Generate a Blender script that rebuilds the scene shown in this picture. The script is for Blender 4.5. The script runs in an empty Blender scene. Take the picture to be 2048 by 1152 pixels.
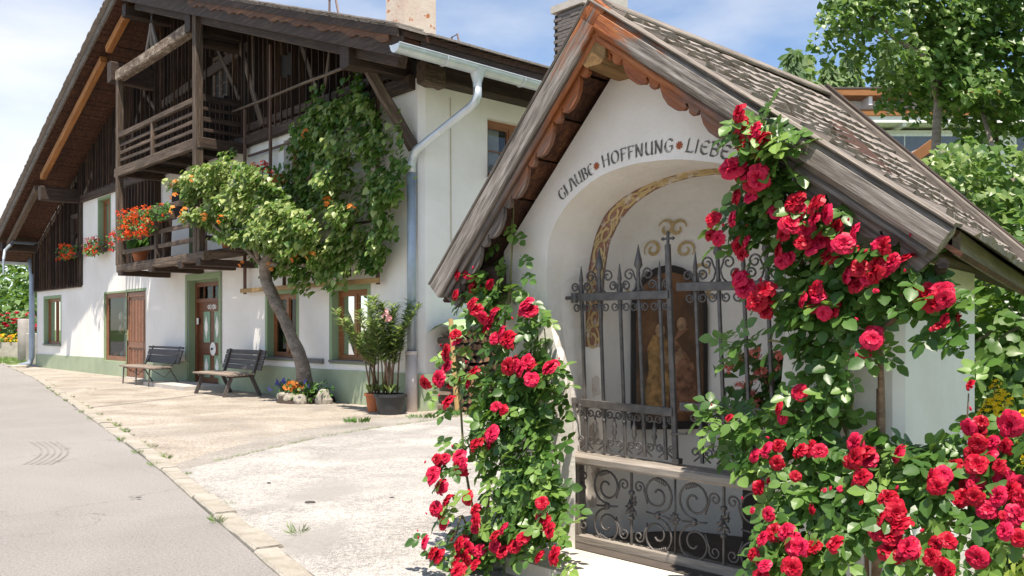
import bpy, bmesh, math, random
import numpy as np
from mathutils import Vector, Matrix, noise as mnoise
R = math.radians
random.seed(11); rng = np.random.default_rng(11)
SC = bpy.context.scene
COL = SC.collection

# ------------------------------------------------------------------ camera
cam_d = bpy.data.cameras.new('camera'); cam = bpy.data.objects.new('camera', cam_d); COL.objects.link(cam)
cam.location = (0, 0, 1.35); cam.rotation_euler = (R(90), 0, 0)
cam_d.sensor_width = 36.0; cam_d.lens = 1759/2048*36; cam_d.shift_y = 81/2048
cam_d.clip_start = .05; cam_d.clip_end = 3000
SC.camera = cam

# ------------------------------------------------------------------ sky and sun
SUN_EL, SUN_AZ = 69.0, -3.0           # the sun stands very high behind the viewer
w = bpy.data.worlds.new('World'); SC.world = w; w.use_nodes = True
nt = w.node_tree; nt.nodes.clear(); N = nt.nodes.new; K = nt.links.new
out = N('ShaderNodeOutputWorld'); bg = N('ShaderNodeBackground'); bg.inputs[1].default_value = .105
sky = N('ShaderNodeTexSky'); sky.sky_type = 'NISHITA'; sky.sun_disc = False
sky.sun_elevation = R(SUN_EL); sky.sun_rotation = R(180+SUN_AZ)
sky.altitude = 1300; sky.air_density = 1.0; sky.dust_density = .6; sky.ozone_density = 1.2
tc = N('ShaderNodeTexCoord'); mp = N('ShaderNodeMapping'); mp.inputs['Scale'].default_value = (1.0, 1.0, 2.6)
mp.inputs['Location'].default_value = (.35, .1, .2)
nz = N('ShaderNodeTexNoise'); nz.inputs['Scale'].default_value = 1.55; nz.inputs['Detail'].default_value = 7; nz.inputs['Roughness'].default_value = .52
rp = N('ShaderNodeValToRGB'); rp.color_ramp.elements[0].position = .46; rp.color_ramp.elements[1].position = .74
mx = N('ShaderNodeMixRGB'); mx.inputs['Color2'].default_value = (6.0, 5.95, 5.9, 1)
K(tc.outputs['Generated'], mp.inputs[0]); K(mp.outputs[0], nz.inputs['Vector']); K(nz.outputs[0], rp.inputs[0])
K(rp.outputs[0], mx.inputs['Fac']); K(sky.outputs[0], mx.inputs['Color1']); K(mx.outputs[0], bg.inputs[0]); K(bg.outputs[0], out.inputs[0])
sd = bpy.data.lights.new('sun', 'SUN'); sd.energy = 4.6; sd.angle = R(.55); sd.color = (1, .91, .79)
sun = bpy.data.objects.new('sun', sd); COL.objects.link(sun); sun.rotation_euler = (R(90-SUN_EL), 0, R(-SUN_AZ))
SC.view_settings.view_transform = 'Standard'; SC.view_settings.look = 'None'
SC.view_settings.gamma = 1; SC.view_settings.use_curve_mapping = False
SC.view_settings.exposure = .92

# ------------------------------------------------------------------ helpers
class MB:
    """collects faces; build() makes one mesh object"""
    def __init__(s): s.v = []; s.f = []
    def add(s, vs, fs):
        n = len(s.v); s.v += [tuple(p) for p in vs]; s.f += [tuple(i+n for i in f) for f in fs]; return s
    def box(s, x0, x1, y0, y1, z0, z1):
        x0, x1 = min(x0, x1), max(x0, x1); y0, y1 = min(y0, y1), max(y0, y1); z0, z1 = min(z0, z1), max(z0, z1)
        return s.add([(x0,y0,z0),(x1,y0,z0),(x1,y1,z0),(x0,y1,z0),(x0,y0,z1),(x1,y0,z1),(x1,y1,z1),(x0,y1,z1)],
                     [(0,3,2,1),(4,5,6,7),(0,1,5,4),(1,2,6,5),(2,3,7,6),(3,0,4,7)])
    def quad(s, a, b, c, d): return s.add([a, b, c, d], [(0,1,2,3)])
    def prism(s, poly, fn, t0, t1):
        """poly: 2-d outline; fn(u,v,t)->3-d point; extruded from t0 to t1"""
        n = len(poly)
        vs = [fn(u, v, t0) for u, v in poly]+[fn(u, v, t1) for u, v in poly]
        return s.add(vs, [tuple(range(n)), tuple(range(2*n-1, n-1, -1))]+[(i, (i+1)%n+0 if 0 else (i+1)%n, (i+1)%n+n, i+n) for i in range(n)])
    def tube(s, pts, rad, n=6, caps=True, flat=1.0):
        pts = [Vector(p) for p in pts]; m = len(pts)
        if not hasattr(rad, '__len__'): rad = [rad]*m
        up = None; rings = []
        for i, p in enumerate(pts):
            t = (pts[min(i+1, m-1)]-pts[max(i-1, 0)])
            if t.length < 1e-9: t = Vector((0, 0, 1))
            t.normalize()
            if up is None:
                up = Vector((0, 0, 1)) if abs(t.z) < .9 else Vector((1, 0, 0))
            x = up.cross(t)
            if x.length < 1e-6: x = Vector((1, .01, 0)).cross(t)
            x.normalize(); y = t.cross(x); up = y
            rings.append([p+(x*math.cos(k*2*math.pi/n)+y*flat*math.sin(k*2*math.pi/n))*rad[i] for k in range(n)])
        vs = [q for r in rings for q in r]
        fs = [(i*n+k, i*n+(k+1)%n, (i+1)*n+(k+1)%n, (i+1)*n+k) for i in range(m-1) for k in range(n)]
        if caps: fs += [tuple(range(n-1, -1, -1)), tuple(range((m-1)*n, m*n))]
        return s.add(vs, fs)
    def lathe(s, prof, c=(0,0,0), n=20):
        vs = [(c[0]+r*math.cos(k*2*math.pi/n), c[1]+r*math.sin(k*2*math.pi/n), c[2]+z) for r, z in prof for k in range(n)]
        return s.add(vs, [(i*n+k, i*n+(k+1)%n, (i+1)*n+(k+1)%n, (i+1)*n+k) for i in range(len(prof)-1) for k in range(n)])
    def mesh(s, name, mat, smooth=False):
        me = bpy.data.meshes.new(name); me.from_pydata(s.v, [], s.f); me.materials.append(mat)
        bm = bmesh.new(); bm.from_mesh(me); bmesh.ops.recalc_face_normals(bm, faces=bm.faces); bm.to_mesh(me); bm.free()
        if smooth:
            me.polygons.foreach_set('use_smooth', [True]*len(me.polygons))
        return me
    def build(s, name, mat, parent=None, smooth=False, **kw):
        return link(name, s.mesh(name, mat, smooth), parent, **kw)

def link(name, data, parent=None, mw=None, label=None, cat=None, group=None, kind=None):
    o = bpy.data.objects.new(name, data); COL.objects.link(o)
    if parent is not None: o.parent = parent
    if mw is not None: o.matrix_local = mw
    if label: o['label'] = label
    if cat: o['category'] = cat
    if group: o['group'] = group
    if kind: o['kind'] = kind
    return o
def thing(name, label, cat, loc=(0,0,0), rz=0, group=None):
    o = link(name, None, None, Matrix.Translation(loc) @ Matrix.Rotation(rz, 4, 'Z'), label, cat, group)
    o.empty_display_size = .1
    return o

def chamfer_box(L, W, H, c, wob=0.0, rnd=None):
    """a board/beam along X, centred, with chamfered long edges"""
    c = min(c, W*.45, H*.45); w2, h2 = W/2, H/2
    sec = [(-w2+c,-h2),(w2-c,-h2),(w2,-h2+c),(w2,h2-c),(w2-c,h2),(-w2+c,h2),(-w2,h2-c),(-w2,-h2+c)]
    vs = []; segs = [0, 1] if not wob else [0, .35, .7, 1]
    rnd = rnd or random
    for t in segs:
        dy, dz = (rnd.uniform(-wob, wob), rnd.uniform(-wob, wob)) if wob else (0, 0)
        vs += [(-L/2+L*t, y+dy, z+dz) for y, z in sec]
    m = len(segs)
    fs = [(i*8+k, i*8+(k+1)%8, (i+1)*8+(k+1)%8, (i+1)*8+k) for i in range(m-1) for k in range(8)]
    fs += [tuple(range(7,-1,-1)), tuple(range((m-1)*8, m*8))]
    return vs, fs
def axis_mat(p, q, up=(0,0,1), roll=0):
    p, q = Vector(p), Vector(q); x = (q-p).normalized(); u = Vector(up)
    if abs(x.dot(u.normalized())) > .98: u = Vector((0,1,0))
    y = u.cross(x).normalized(); z = x.cross(y)
    m = Matrix((x, y, z)).transposed().to_4x4()
    if roll: m = m @ Matrix.Rotation(roll, 4, 'X')
    m.translation = (p+q)/2
    return m
def timber(name, parent, p, q, W, H, mat, c=.008, wob=0.0, up=(0,0,1), roll=0, **kw):
    L = (Vector(q)-Vector(p)).length
    vs, fs = chamfer_box(L, W, H, c, wob); mb = MB(); mb.add(vs, fs)
    return mb.build(name, mat, parent, mw=axis_mat(p, q, up, roll), **kw)

# ------------------------------------------------------------------ materials
def newmat(name):
    m = bpy.data.materials.new(name); m.use_nodes = True; nt = m.node_tree
    return m, nt, nt.nodes['Principled BSDF'], nt.nodes.new, nt.links.new
def ramp(nt, fac, stops):
    r = nt.nodes.new('ShaderNodeValToRGB'); e = r.color_ramp.elements
    while len(e) < len(stops): e.new(.5)
    for i, (p, c) in enumerate(stops): e[i].position = p; e[i].color = (*c, 1)
    nt.links.new(fac, r.inputs[0]); return r.outputs[0]
def noise_n(nt, vec, scale, detail=4, rough=.55, dist=0, dim='3D', w=None):
    n = nt.nodes.new('ShaderNodeTexNoise'); n.noise_dimensions = dim
    n.inputs['Scale'].default_value = scale; n.inputs['Detail'].default_value = detail; n.inputs['Roughness'].default_value = rough
    n.inputs['Distortion'].default_value = dist
    if vec is not None: nt.links.new(vec, n.inputs['Vector'])
    if w is not None: nt.links.new(w, n.inputs['W'])
    return n.outputs[0]
def mapped(nt, scale=(1,1,1), out='Object'):
    tc = nt.nodes.new('ShaderNodeTexCoord'); mp = nt.nodes.new('ShaderNodeMapping'); mp.inputs['Scale'].default_value = scale
    nt.links.new(tc.outputs[out], mp.inputs[0]); return mp.outputs[0]
def bump_n(nt, bs, h, strength, dist=.02):
    b = nt.nodes.new('ShaderNodeBump'); b.inputs['Strength'].default_value = strength; b.inputs['Distance'].default_value = dist
    nt.links.new(h, b.inputs['Height']); nt.links.new(b.outputs[0], bs.inputs['Normal'])
def mixc(nt, fac, a, b, mode='MIX'):
    m = nt.nodes.new('ShaderNodeMixRGB'); m.blend_type = mode
    for s, v in ((m.inputs[0], fac), (m.inputs[1], a), (m.inputs[2], b)):
        if isinstance(v, (int, float)): s.default_value = v
        elif isinstance(v, tuple): s.default_value = (*v, 1)
        else: nt.links.new(v, s)
    return m.outputs[0]
def objrand(nt):
    return nt.nodes.new('ShaderNodeObjectInfo').outputs['Random']
def mul(nt, a, k, op='MULTIPLY'):
    m = nt.nodes.new('ShaderNodeMath'); m.operation = op; nt.links.new(a, m.inputs[0])
    if isinstance(k, (int, float)): m.inputs[1].default_value = k
    else: nt.links.new(k, m.inputs[1])
    return m.outputs[0]

def wood(name, c1, c2, c3=None, grain=(1.6, 26, 26), rough=.75, bump=.35, var=.35):
    m, nt, bs, N, K = newmat(name)
    r = objrand(nt); rw = mul(nt, r, 37.0)
    f = noise_n(nt, mapped(nt, grain), 1.0, 6, .62, .4, '4D', rw)
    big = noise_n(nt, mapped(nt, (1.2, 2.5, 2.5)), 1.6, 3, .5, 0, '4D', rw)
    f = mixc(nt, .4, f, noise_n(nt, mapped(nt, tuple(g*4.2 for g in grain)), 1.0, 3, .6))
    col = ramp(nt, f, [(.34, c1), (.5, c2), (.66, c3 or c2)])
    dk = tuple(x*.55 for x in c1)
    col = mixc(nt, ramp(nt, big, [(.45, (0,0,0)), (.75, (.75,.75,.75))]), col, mixc(nt, .5, col, dk))
    hsv = N('ShaderNodeHueSaturation'); K(col, hsv.inputs['Color'])
    mr = N('ShaderNodeMapRange'); mr.inputs[3].default_value = 1-var; mr.inputs[4].default_value = 1+var; K(r, mr.inputs[0]); K(mr.outputs[0], hsv.inputs['Value'])
    K(hsv.outputs[0], bs.inputs['Base Color']); bs.inputs['Roughness'].default_value = rough
    bump_n(nt, bs, f, bump, .012)
    return m
def plaster(name, col, stain=(.55,.52,.47), amt=.3, scale=1.2, bump=.35, fine=60):
    m, nt, bs, N, K = newmat(name); v = mapped(nt)
    big = noise_n(nt, v, scale, 6, .6, .3); med = noise_n(nt, v, scale*7, 5, .6); fn = noise_n(nt, v, fine, 3, .6)
    k = tuple(col[i]*(1-amt)+stain[i]*amt for i in range(3))
    c = ramp(nt, big, [(.35, k), (.6, col), (.8, tuple(min(1, x*1.04) for x in col))])
    c = mixc(nt, ramp(nt, med, [(.55, (0,0,0)), (.8, (.4,.4,.4))]), c, k)
    st = noise_n(nt, mapped(nt, (5, 5, .35)), 1.0, 6, .65); c = mixc(nt, ramp(nt, st, [(.54, (0,0,0)), (.78, (.5,.5,.5))]), c, k)      # rain streaks
    K(c, bs.inputs['Base Color']); bs.inputs['Roughness'].default_value = .9
    h = mixc(nt, .35, med, fn); bump_n(nt, bs, h, bump, .03)
    return m
def plain(name, col, rough=.6, metal=0, bump=0, bscale=30, var=.12):
    m, nt, bs, N, K = newmat(name)
    f = noise_n(nt, mapped(nt), bscale*.3, 5, .6)
    c = ramp(nt, f, [(.3, tuple(x*(1-var*1.6) for x in col)), (.7, tuple(min(1, x*(1+var)) for x in col))])
    K(c, bs.inputs['Base Color']); bs.inputs['Roughness'].default_value = rough; bs.inputs['Metallic'].default_value = metal
    if bump: bump_n(nt, bs, noise_n(nt, mapped(nt), bscale, 4, .6), bump, .01)
    return m
def leafmat(name, dark, mid, light, trans=.35, rough=.42, objr=False, tcol=None):
    m, nt, bs, N, K = newmat(name)
    if objr: r = objrand(nt)
    else:
        at = N('ShaderNodeAttribute'); at.attribute_name = 'tint'; r = at.outputs['Fac']
    c = ramp(nt, r, [(0, dark), (.5, mid), (1, light)])
    K(c, bs.inputs['Base Color']); bs.inputs['Roughness'].default_value = rough; bs.inputs['Specular IOR Level'].default_value = .22 if tcol else .5
    tr = N('ShaderNodeBsdfTranslucent'); g = mixc(nt, .5, c, tcol or (.25,.42,.04)); K(g, tr.inputs[0])
    ms = N('ShaderNodeMixShader'); ms.inputs[0].default_value = trans
    K(bs.outputs[0], ms.inputs[1]); K(tr.outputs[0], ms.inputs[2]); K(ms.outputs[0], nt.nodes['Material Output'].inputs[0])
    return m
def petal(name, c1, c2, trans=.3, rough=.45):
    m = leafmat(name, c1, tuple((a+b)/2 for a, b in zip(c1, c2)), c2, trans, rough, True, c2)
    nt = m.node_tree; bs = nt.nodes['Principled BSDF']; at = nt.nodes.new('ShaderNodeAttribute'); at.attribute_name = 'rim'     # paler petal rims
    old = bs.inputs['Base Color'].links[0].from_socket; rim = tuple(min(.9, x*1.2+.018) for x in c2)
    nt.links.new(mixc(nt, at.outputs['Fac'], old, rim), bs.inputs['Base Color']); return m
def glassmat(name, tint=(.02,.025,.03)):
    m, nt, bs, N, K = newmat(name)
    tr = N('ShaderNodeBsdfTransparent'); tr.inputs[0].default_value = (.62,.66,.66,1)
    gl = N('ShaderNodeBsdfGlossy'); gl.inputs['Roughness'].default_value = .02; gl.inputs[0].default_value = (.9,.93,.95,1)
    fr = N('ShaderNodeFresnel'); fr.inputs[0].default_value = 1.3
    ms = N('ShaderNodeMixShader'); K(fr.outputs[0], ms.inputs[0]); K(tr.outputs[0], ms.inputs[1]); K(gl.outputs[0], ms.inputs[2])
    K(ms.outputs[0], nt.nodes['Material Output'].inputs[0]); return m

WHITE = plaster('lime_plaster', (.84,.81,.77), (.56,.51,.44), .30, .7, .34)
CHAPEL_W = plaster('chapel_plaster', (.84,.80,.745), (.52,.46,.38), .30, 1.6, .2, 45)
GREENP = plaster('green_plinth', (.36,.42,.29), (.20,.24,.15), .35, 1.6, .4)
GREENR = plaster('green_reveal', (.27,.36,.21), (.20,.27,.15), .25, 2.0, .25)
DARKW = wood('old_dark_wood', (.011,.006,.004), (.036,.02,.0125), (.095,.058,.038))
PLANKW = wood('gable_plank_wood', (.007,.0035,.002), (.035,.0165,.009), (.13,.075,.044), (1.0, 30, 30), .85, .5, .55)
GREYW = wood('weathered_grey_wood', (.055,.045,.037), (.19,.16,.135), (.33,.29,.25), (2.6, 40, 40), .88, .7, .2)
BALCW = wood('balcony_wood', (.022,.014,.009), (.085,.056,.037), (.21,.155,.11), (1.5, 28, 28), .8, .4, .3)
ORANGEW = wood('orange_rafter_wood', (.17,.055,.012), (.32,.125,.028), (.42,.2,.06), (1.2, 18, 18), .55, .2, .25)
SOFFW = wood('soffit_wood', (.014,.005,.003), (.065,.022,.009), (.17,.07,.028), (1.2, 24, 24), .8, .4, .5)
BARKW = wood('mottled_beam_wood', (.05,.03,.02), (.17,.12,.085), (.5,.45,.36), (4, 9, 9), .9, .6, .1)
FRAMEW = wood('window_frame_wood', (.16,.055,.018), (.26,.10,.035), (.32,.14,.05), (2, 30, 30), .45, .15, .15)
DOORW = wood('brown_door_wood', (.10,.032,.014), (.17,.06,.025), (.22,.085,.035), (2, 30, 30), .5, .2, .12)
SHOPW = wood('shop_frame_wood', (.16,.065,.032), (.24,.105,.055), (.30,.14,.08), (2, 30, 30), .5, .15, .12)
BENCHW = wood('bench_dark_slat', (.035,.027,.024), (.075,.06,.052), (.12,.10,.088), (2, 30, 30), .6, .3, .2)
SEATW = wood('bench_seat_slat', (.12,.09,.07), (.24,.19,.15), (.33,.28,.23), (2, 30, 30), .75, .35, .2)
SHINGLE = wood('roof_shingle_wood', (.15,.125,.108), (.265,.227,.20), (.35,.307,.275), (2.5, 34, 34), .88, .7, .06)
IRON = plain('wrought_iron', (.115,.105,.10), .5, .25, .25, 60, .25)
ZINC = plain('zinc_gutter', (.56,.60,.64), .42, .55, .05, 12, .10)
PIPEG = plain('blue_grey_pipe', (.36,.42,.48), .45, .35, .05, 12, .10)
PIPEP = plain('pale_pipe', (.60,.53,.50), .55, 0, .05, 12, .10)
GLASS = glassmat('window_glass')
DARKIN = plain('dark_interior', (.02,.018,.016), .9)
CURTAIN = plain('curtain_cloth', (.62,.60,.57), .9, 0, .2, 20, .1)
TERRA = plain('terracotta', (.42,.13,.045), .7, 0, .2, 25, .15)
BLACKP = plain('black_plastic', (.03,.03,.032), .5, 0, .15, 40, .2)
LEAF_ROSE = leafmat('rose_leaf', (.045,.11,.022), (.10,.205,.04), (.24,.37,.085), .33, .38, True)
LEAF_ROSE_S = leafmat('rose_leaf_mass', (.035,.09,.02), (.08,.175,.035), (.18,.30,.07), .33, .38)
LEAF_WALL = leafmat('climber_leaf', (.035,.10,.018), (.10,.20,.035), (.40,.46,.17), .38, .38)
LEAF_LIL = leafmat('lilac_leaf', (.045,.115,.025), (.115,.21,.045), (.28,.37,.13), .4, .38)
LEAF_LIL_O = leafmat('lilac_leaf_single', (.045,.115,.025), (.12,.21,.045), (.28,.37,.13), .4, .38, True)
LEAF_OLE = leafmat('oleander_leaf', (.08,.14,.035), (.20,.28,.095), (.42,.48,.20), .36, .42)
LEAF_GER = leafmat('geranium_leaf', (.035,.10,.02), (.07,.17,.03), (.14,.26,.06), .33, .5)
LEAF_BG = leafmat('background_leaf', (.04,.10,.02), (.085,.17,.035), (.17,.27,.06), .35, .5)
LEAF_FIR = leafmat('hazed_conifer_needle', (.14,.22,.11), (.22,.31,.14), (.33,.41,.18), .5, .7)  # needle colour lightened to paint in haze on the distant trees
LEAF_GARD = leafmat('garden_leaf', (.08,.16,.02), (.17,.28,.04), (.34,.42,.08), .4, .5)
GRASSM = leafmat('grass_blade', (.06,.13,.02), (.12,.22,.035), (.25,.33,.08), .35, .55)
ROSE = petal('red_rose_petal', (.30,.0012,.009), (.47,.003,.026), .22)
ROSE_P = petal('pink_red_rose_petal', (.42,.003,.025), (.60,.012,.07), .22)
GER_O = petal('orange_red_geranium', (.78,.07,.012), (.90,.14,.03))
GER_R = petal('red_geranium', (.60,.02,.02), (.78,.07,.03))
GER_C = petal('coral_geranium', (.78,.16,.13), (.88,.32,.26))
PINKF = petal('pink_blossom', (.75,.30,.32), (.85,.5,.5))
YELLOWF = petal('yellow_blossom', (.80,.52,.01), (.9,.68,.03))
ORANGEF = petal('orange_blossom', (.70,.16,.02), (.80,.34,.08))
BLUEF = petal('blue_pansy', (.06,.06,.35), (.16,.13,.5))
STEM = wood('green_stem', (.09,.10,.03), (.16,.15,.05), (.22,.2,.08), (2,20,20), .6, .2, .3)
CANE = wood('brown_cane', (.085,.05,.03), (.17,.105,.06), (.26,.17,.10), (2,20,20), .7, .4, .3)
BARK = wood('tree_bark', (.10,.075,.055), (.23,.185,.145), (.36,.31,.26), (3,12,12), .9, .7, .1)
STONE = plaster('field_stone', (.50,.46,.40), (.28,.25,.21), .5, 4, .7)
CONC = plaster('concrete', (.50,.47,.43), (.32,.29,.25), .4, 2, .5)

# ------------------------------------------------------------------ leaf and flower shapes
def T_ovate(w=.32, fold=.08, droop=.12):
    v = [(0,0,0),(0,.45,-.02),(0,1,-droop),(-w*.85,.25,fold),(-w,.55,fold*.8),(-w*.5,.85,-droop*.4),(w*.85,.25,fold),(w,.55,fold*.8),(w*.5,.85,-droop*.4)]
    f = [(0,1,3),(3,1,4),(4,1,5),(5,1,2),(0,6,1),(6,7,1),(7,8,1),(8,2,1)]
    return np.array(v), np.array(f)
def T_heart():
    v = [(0,0,0),(0,.45,-.02),(0,1.05,-.16),(-.26,-.12,.03),(-.5,.16,.08),(-.42,.5,.05),(-.18,.82,-.05),(.26,-.12,.03),(.5,.16,.08),(.42,.5,.05),(.18,.82,-.05)]
    f = [(0,1,3),(3,1,4),(4,1,5),(5,1,6),(6,1,2),(0,7,1),(7,8,1),(8,9,1),(9,10,1),(10,2,1)]
    return np.array(v), np.array(f)
def T_lance(w=.075):
    v = [(0,0,0),(-w,.35,.02),(w,.35,.02),(-w*.8,.7,-.02),(w*.8,.7,-.02),(0,1,-.12)]
    return np.array(v), np.array([(0,2,1),(1,2,4),(1,4,3),(3,4,5)])
def merge_t(parts):
    V, F, n = [], [], 0
    for v, f in parts: V.append(v); F.append(f+n); n += len(v)
    return np.vstack(V), np.vstack(F)
def xf(t, s, rz, off, rx=0):
    v, f = t; c, q = math.cos(rz), math.sin(rz); cx, sx = math.cos(rx), math.sin(rx)
    v = v*s; v = np.stack([v[:,0], v[:,1]*cx-v[:,2]*sx, v[:,1]*sx+v[:,2]*cx], 1)
    v = np.stack([v[:,0]*c-v[:,1]*q, v[:,0]*q+v[:,1]*c, v[:,2]], 1)+np.array(off)
    return v, f
def T_compound(seed):
    r = random.Random(seed); P = []
    stalk = np.array([(-.012,0,0),(.012,0,0),(.008,.62,-.04),(-.008,.62,-.04)]); P.append((stalk, np.array([(0,1,2),(0,2,3)])))
    P.append(xf(T_ovate(.36,.07,.1), .42*r.uniform(.9,1.1), r.uniform(-.15,.15), (0,.58,-.04), r.uniform(-.3,.1)))
    for y, s in ((.45,.38),(.2,.3)):
        for sd in (-1,1): P.append(xf(T_ovate(.36,.07,.1), s*r.uniform(.85,1.12), sd*r.uniform(-1.25,-.95), (0,y+r.uniform(-.03,.03),-.03*y), r.uniform(-.3,.15)))
    return merge_t(P)
OVATE, HEART, LANCE = T_ovate(), T_heart(), T_lance()
COMPOUND = [T_compound(i) for i in range(4)]
def tmesh(name, t, mat):
    me = bpy.data.meshes.new(name); me.from_pydata([tuple(p) for p in t[0]], [], [tuple(map(int, f)) for f in t[1]]); me.materials.append(mat); return me
def unit(a): return a/np.maximum(np.linalg.norm(a, axis=-1, keepdims=True), 1e-9)
def frames(Nn, T):
    z = unit(Nn); y = unit(T-(T*z).sum(-1, keepdims=True)*z); x = np.cross(y, z)
    return np.stack([x, y, z], -1)          # columns
def cloud(name, mat, tmpls, P, Nn, T, S, parent=None, tint=None, **kw):
    """many leaves in one mesh"""
    P, Nn, T, S = map(np.asarray, (P, Nn, T, S)); M = frames(Nn, T)*S[:, None, None]
    idx = rng.integers(0, len(tmpls), len(P)); Vs, Fs, Ts, n = [], [], [], 0
    tint = rng.random(len(P)) if tint is None else np.asarray(tint)
    for k, (v, f) in enumerate(tmpls):
        sel = np.where(idx == k)[0]
        if not len(sel): continue
        V = np.einsum('nij,mj->nmi', M[sel], v)+P[sel][:, None, :]
        F = (f[None]+(np.arange(len(sel))*len(v))[:, None, None]+n)
        Vs.append(V.reshape(-1, 3)); Fs.append(F.reshape(-1, 3)); Ts.append(np.repeat(tint[sel], len(f))); n += V.shape[0]*V.shape[1]
    V = np.vstack(Vs); F = np.vstack(Fs); Tt = np.concatenate(Ts)
    me = bpy.data.meshes.new(name)
    me.vertices.add(len(V)); me.vertices.foreach_set('co', V.astype(np.float32).ravel())
    me.loops.add(F.size); me.loops.foreach_set('vertex_index', F.astype(np.int32).ravel())
    me.polygons.add(len(F)); me.polygons.foreach_set('loop_start', np.arange(0, F.size, 3, dtype=np.int32)); me.polygons.foreach_set('loop_total', np.full(len(F), 3, np.int32))
    at = me.attributes.new('tint', 'FLOAT', 'FACE'); at.data.foreach_set('value', Tt.astype(np.float32))
    me.update(calc_edges=True); me.validate(); me.materials.append(mat)
    return link(name, me, parent, **kw)
def inside(poly, x, y):
    c = False; n = len(poly); j = n-1
    for i in range(n):
        xi, yi = poly[i][:2]; xj, yj = poly[j][:2]
        if (yi > y) != (yj > y) and x < (xj-xi)*(y-yi)/(yj-yi)+xi: c = not c
        j = i
    return c
def sample_poly(poly, n, clump=0, fs=3.0, seed=0):
    xs = [p[0] for p in poly]; ys = [p[1] for p in poly]; out = []; r = random.Random(seed); tries = 0
    while len(out) < n and tries < n*60:
        tries += 1; x = r.uniform(min(xs), max(xs)); y = r.uniform(min(ys), max(ys))
        if not inside(poly, x, y): continue
        if clump and mnoise.noise(Vector((x*fs, y*fs, seed*7.3))) < r.uniform(-1, 1)*.35-.45+clump: continue
        out.append((x, y))
    return out
def rdir(n): return unit(rng.normal(size=(n, 3)))
def place_mat(p, nrm, t, s):
    M = frames(np.array([nrm], float), np.array([t], float))[0]*s
    m = Matrix([[M[i][j] for j in range(3)]+[p[i]] for i in range(3)]+[[0,0,0,1]]); return m

def rose_mesh(name, mat, seed):
    r = random.Random(seed); mb = MB()
    rings = [(4,.10,80,.42),(6,.20,70,.52),(8,.30,56,.62),(9,.36,38,.72),(9,.40,16,.80)]
    for k, (n, r0, tilt, ln) in enumerate(rings):
        for i in range(n):
            az = (i+.5*(k%2)+r.uniform(-.2,.2))*2*math.pi/n; tl = R(tilt+r.uniform(-12,12)); L = ln*r.uniform(.85,1.12); wd = L*r.uniform(.62,.85)
            base = Vector((0,0,-.12+.02*k)); grid = []
            for v in range(4):
                t = v/3; el = tl-(.9 if k > 1 else .3)*max(0, t-.45)*(1.2 if k > 2 else .7)+(.5*(1-t) if k < 3 else .2*(1-t))
                d = r0*.5+L*t*math.cos(el)*.95; h = L*t*math.sin(el)*.75
                for u in (-1, 0, 1):
                    ww = wd*(.25+.75*math.sin(min(1, t*1.15)*math.pi*.62))*.5
                    q = Vector((d-(abs(u)*.10*L), u*ww, h+abs(u)*.09*L*(1 if k < 4 else .4)+r.uniform(-.06,.06)))
                    grid.append(base+Matrix.Rotation(az, 3, 'Z') @ q)
            mb.add(grid, [(v*3+u, v*3+u+1, v*3+u+4, v*3+u+3) for v in range(3) for u in range(2)])
    me = bpy.data.meshes.new(name); me.from_pydata(mb.v, [], mb.f); me.materials.append(mat)
    at = me.attributes.new('rim', 'FLOAT', 'POINT'); at.data.foreach_set('value', [(0, 0, .1, .55)[(i//3) % 4] for i in range(len(mb.v))])
    return me
ROSE_ME = [rose_mesh('rose_bloom', ROSE, i) for i in range(5)]+[rose_mesh('rose_bloom', ROSE_P, 9+i) for i in range(4)]
def bud_mesh():
    mb = MB(); mb.lathe([(.001,-.6),(.25,-.5),(.42,-.1),(.36,.3),(.12,.75),(.001,.85)], (0,0,0), 7); return mb.mesh('rose_bud', ROSE_P, True)
BUD_ME = bud_mesh()
def cluster_mesh(name, mat, n, seed, pr=.30):
    """a ball of small five-petalled flowers, radius about 1"""
    r = random.Random(seed); mb = MB()
    for i in range(n):
        d = Vector((r.gauss(0,1), r.gauss(0,1), r.gauss(.3,.9))).normalized(); c = d*r.uniform(.55,.95)
        m = axis_mat((0,0,0), d).to_3x3()
        for k in range(5):
            a = k*2*math.pi/5+r.random(); vs = []
            for (u, v, h) in ((0,0,0),(.7,-.42,.1),(1.0,0,.14),(.7,.42,.1)):
                uu, vv = u*math.cos(a)-v*math.sin(a), u*math.sin(a)+v*math.cos(a); vs.append(c+m @ Vector((h*pr, uu*pr, vv*pr)))
            mb.add(vs, [(0,1,2,3)])
    me = bpy.data.meshes.new(name); me.from_pydata(mb.v, [], mb.f); me.materials.append(mat); return me
GERO = [cluster_mesh('blossom', GER_O, 12, i) for i in range(3)]
GERR = [cluster_mesh('blossom', GER_R, 10, i+5) for i in range(3)]
GERC = [cluster_mesh('blossom', GER_C, 26, i+9, .26) for i in range(3)]
PINKB = [cluster_mesh('blossom', PINKF, 7, 21, .4)]
def rotm(s): return Matrix.Rotation(random.uniform(0,6.28), 4, 'Z') @ Matrix.Rotation(random.uniform(-.5,.5), 4, 'X') @ Matrix.Scale(s, 4)
def put(name, me, parent, p, s):
    return link(name, me, parent, Matrix.Translation(p) @ rotm(s))

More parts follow.
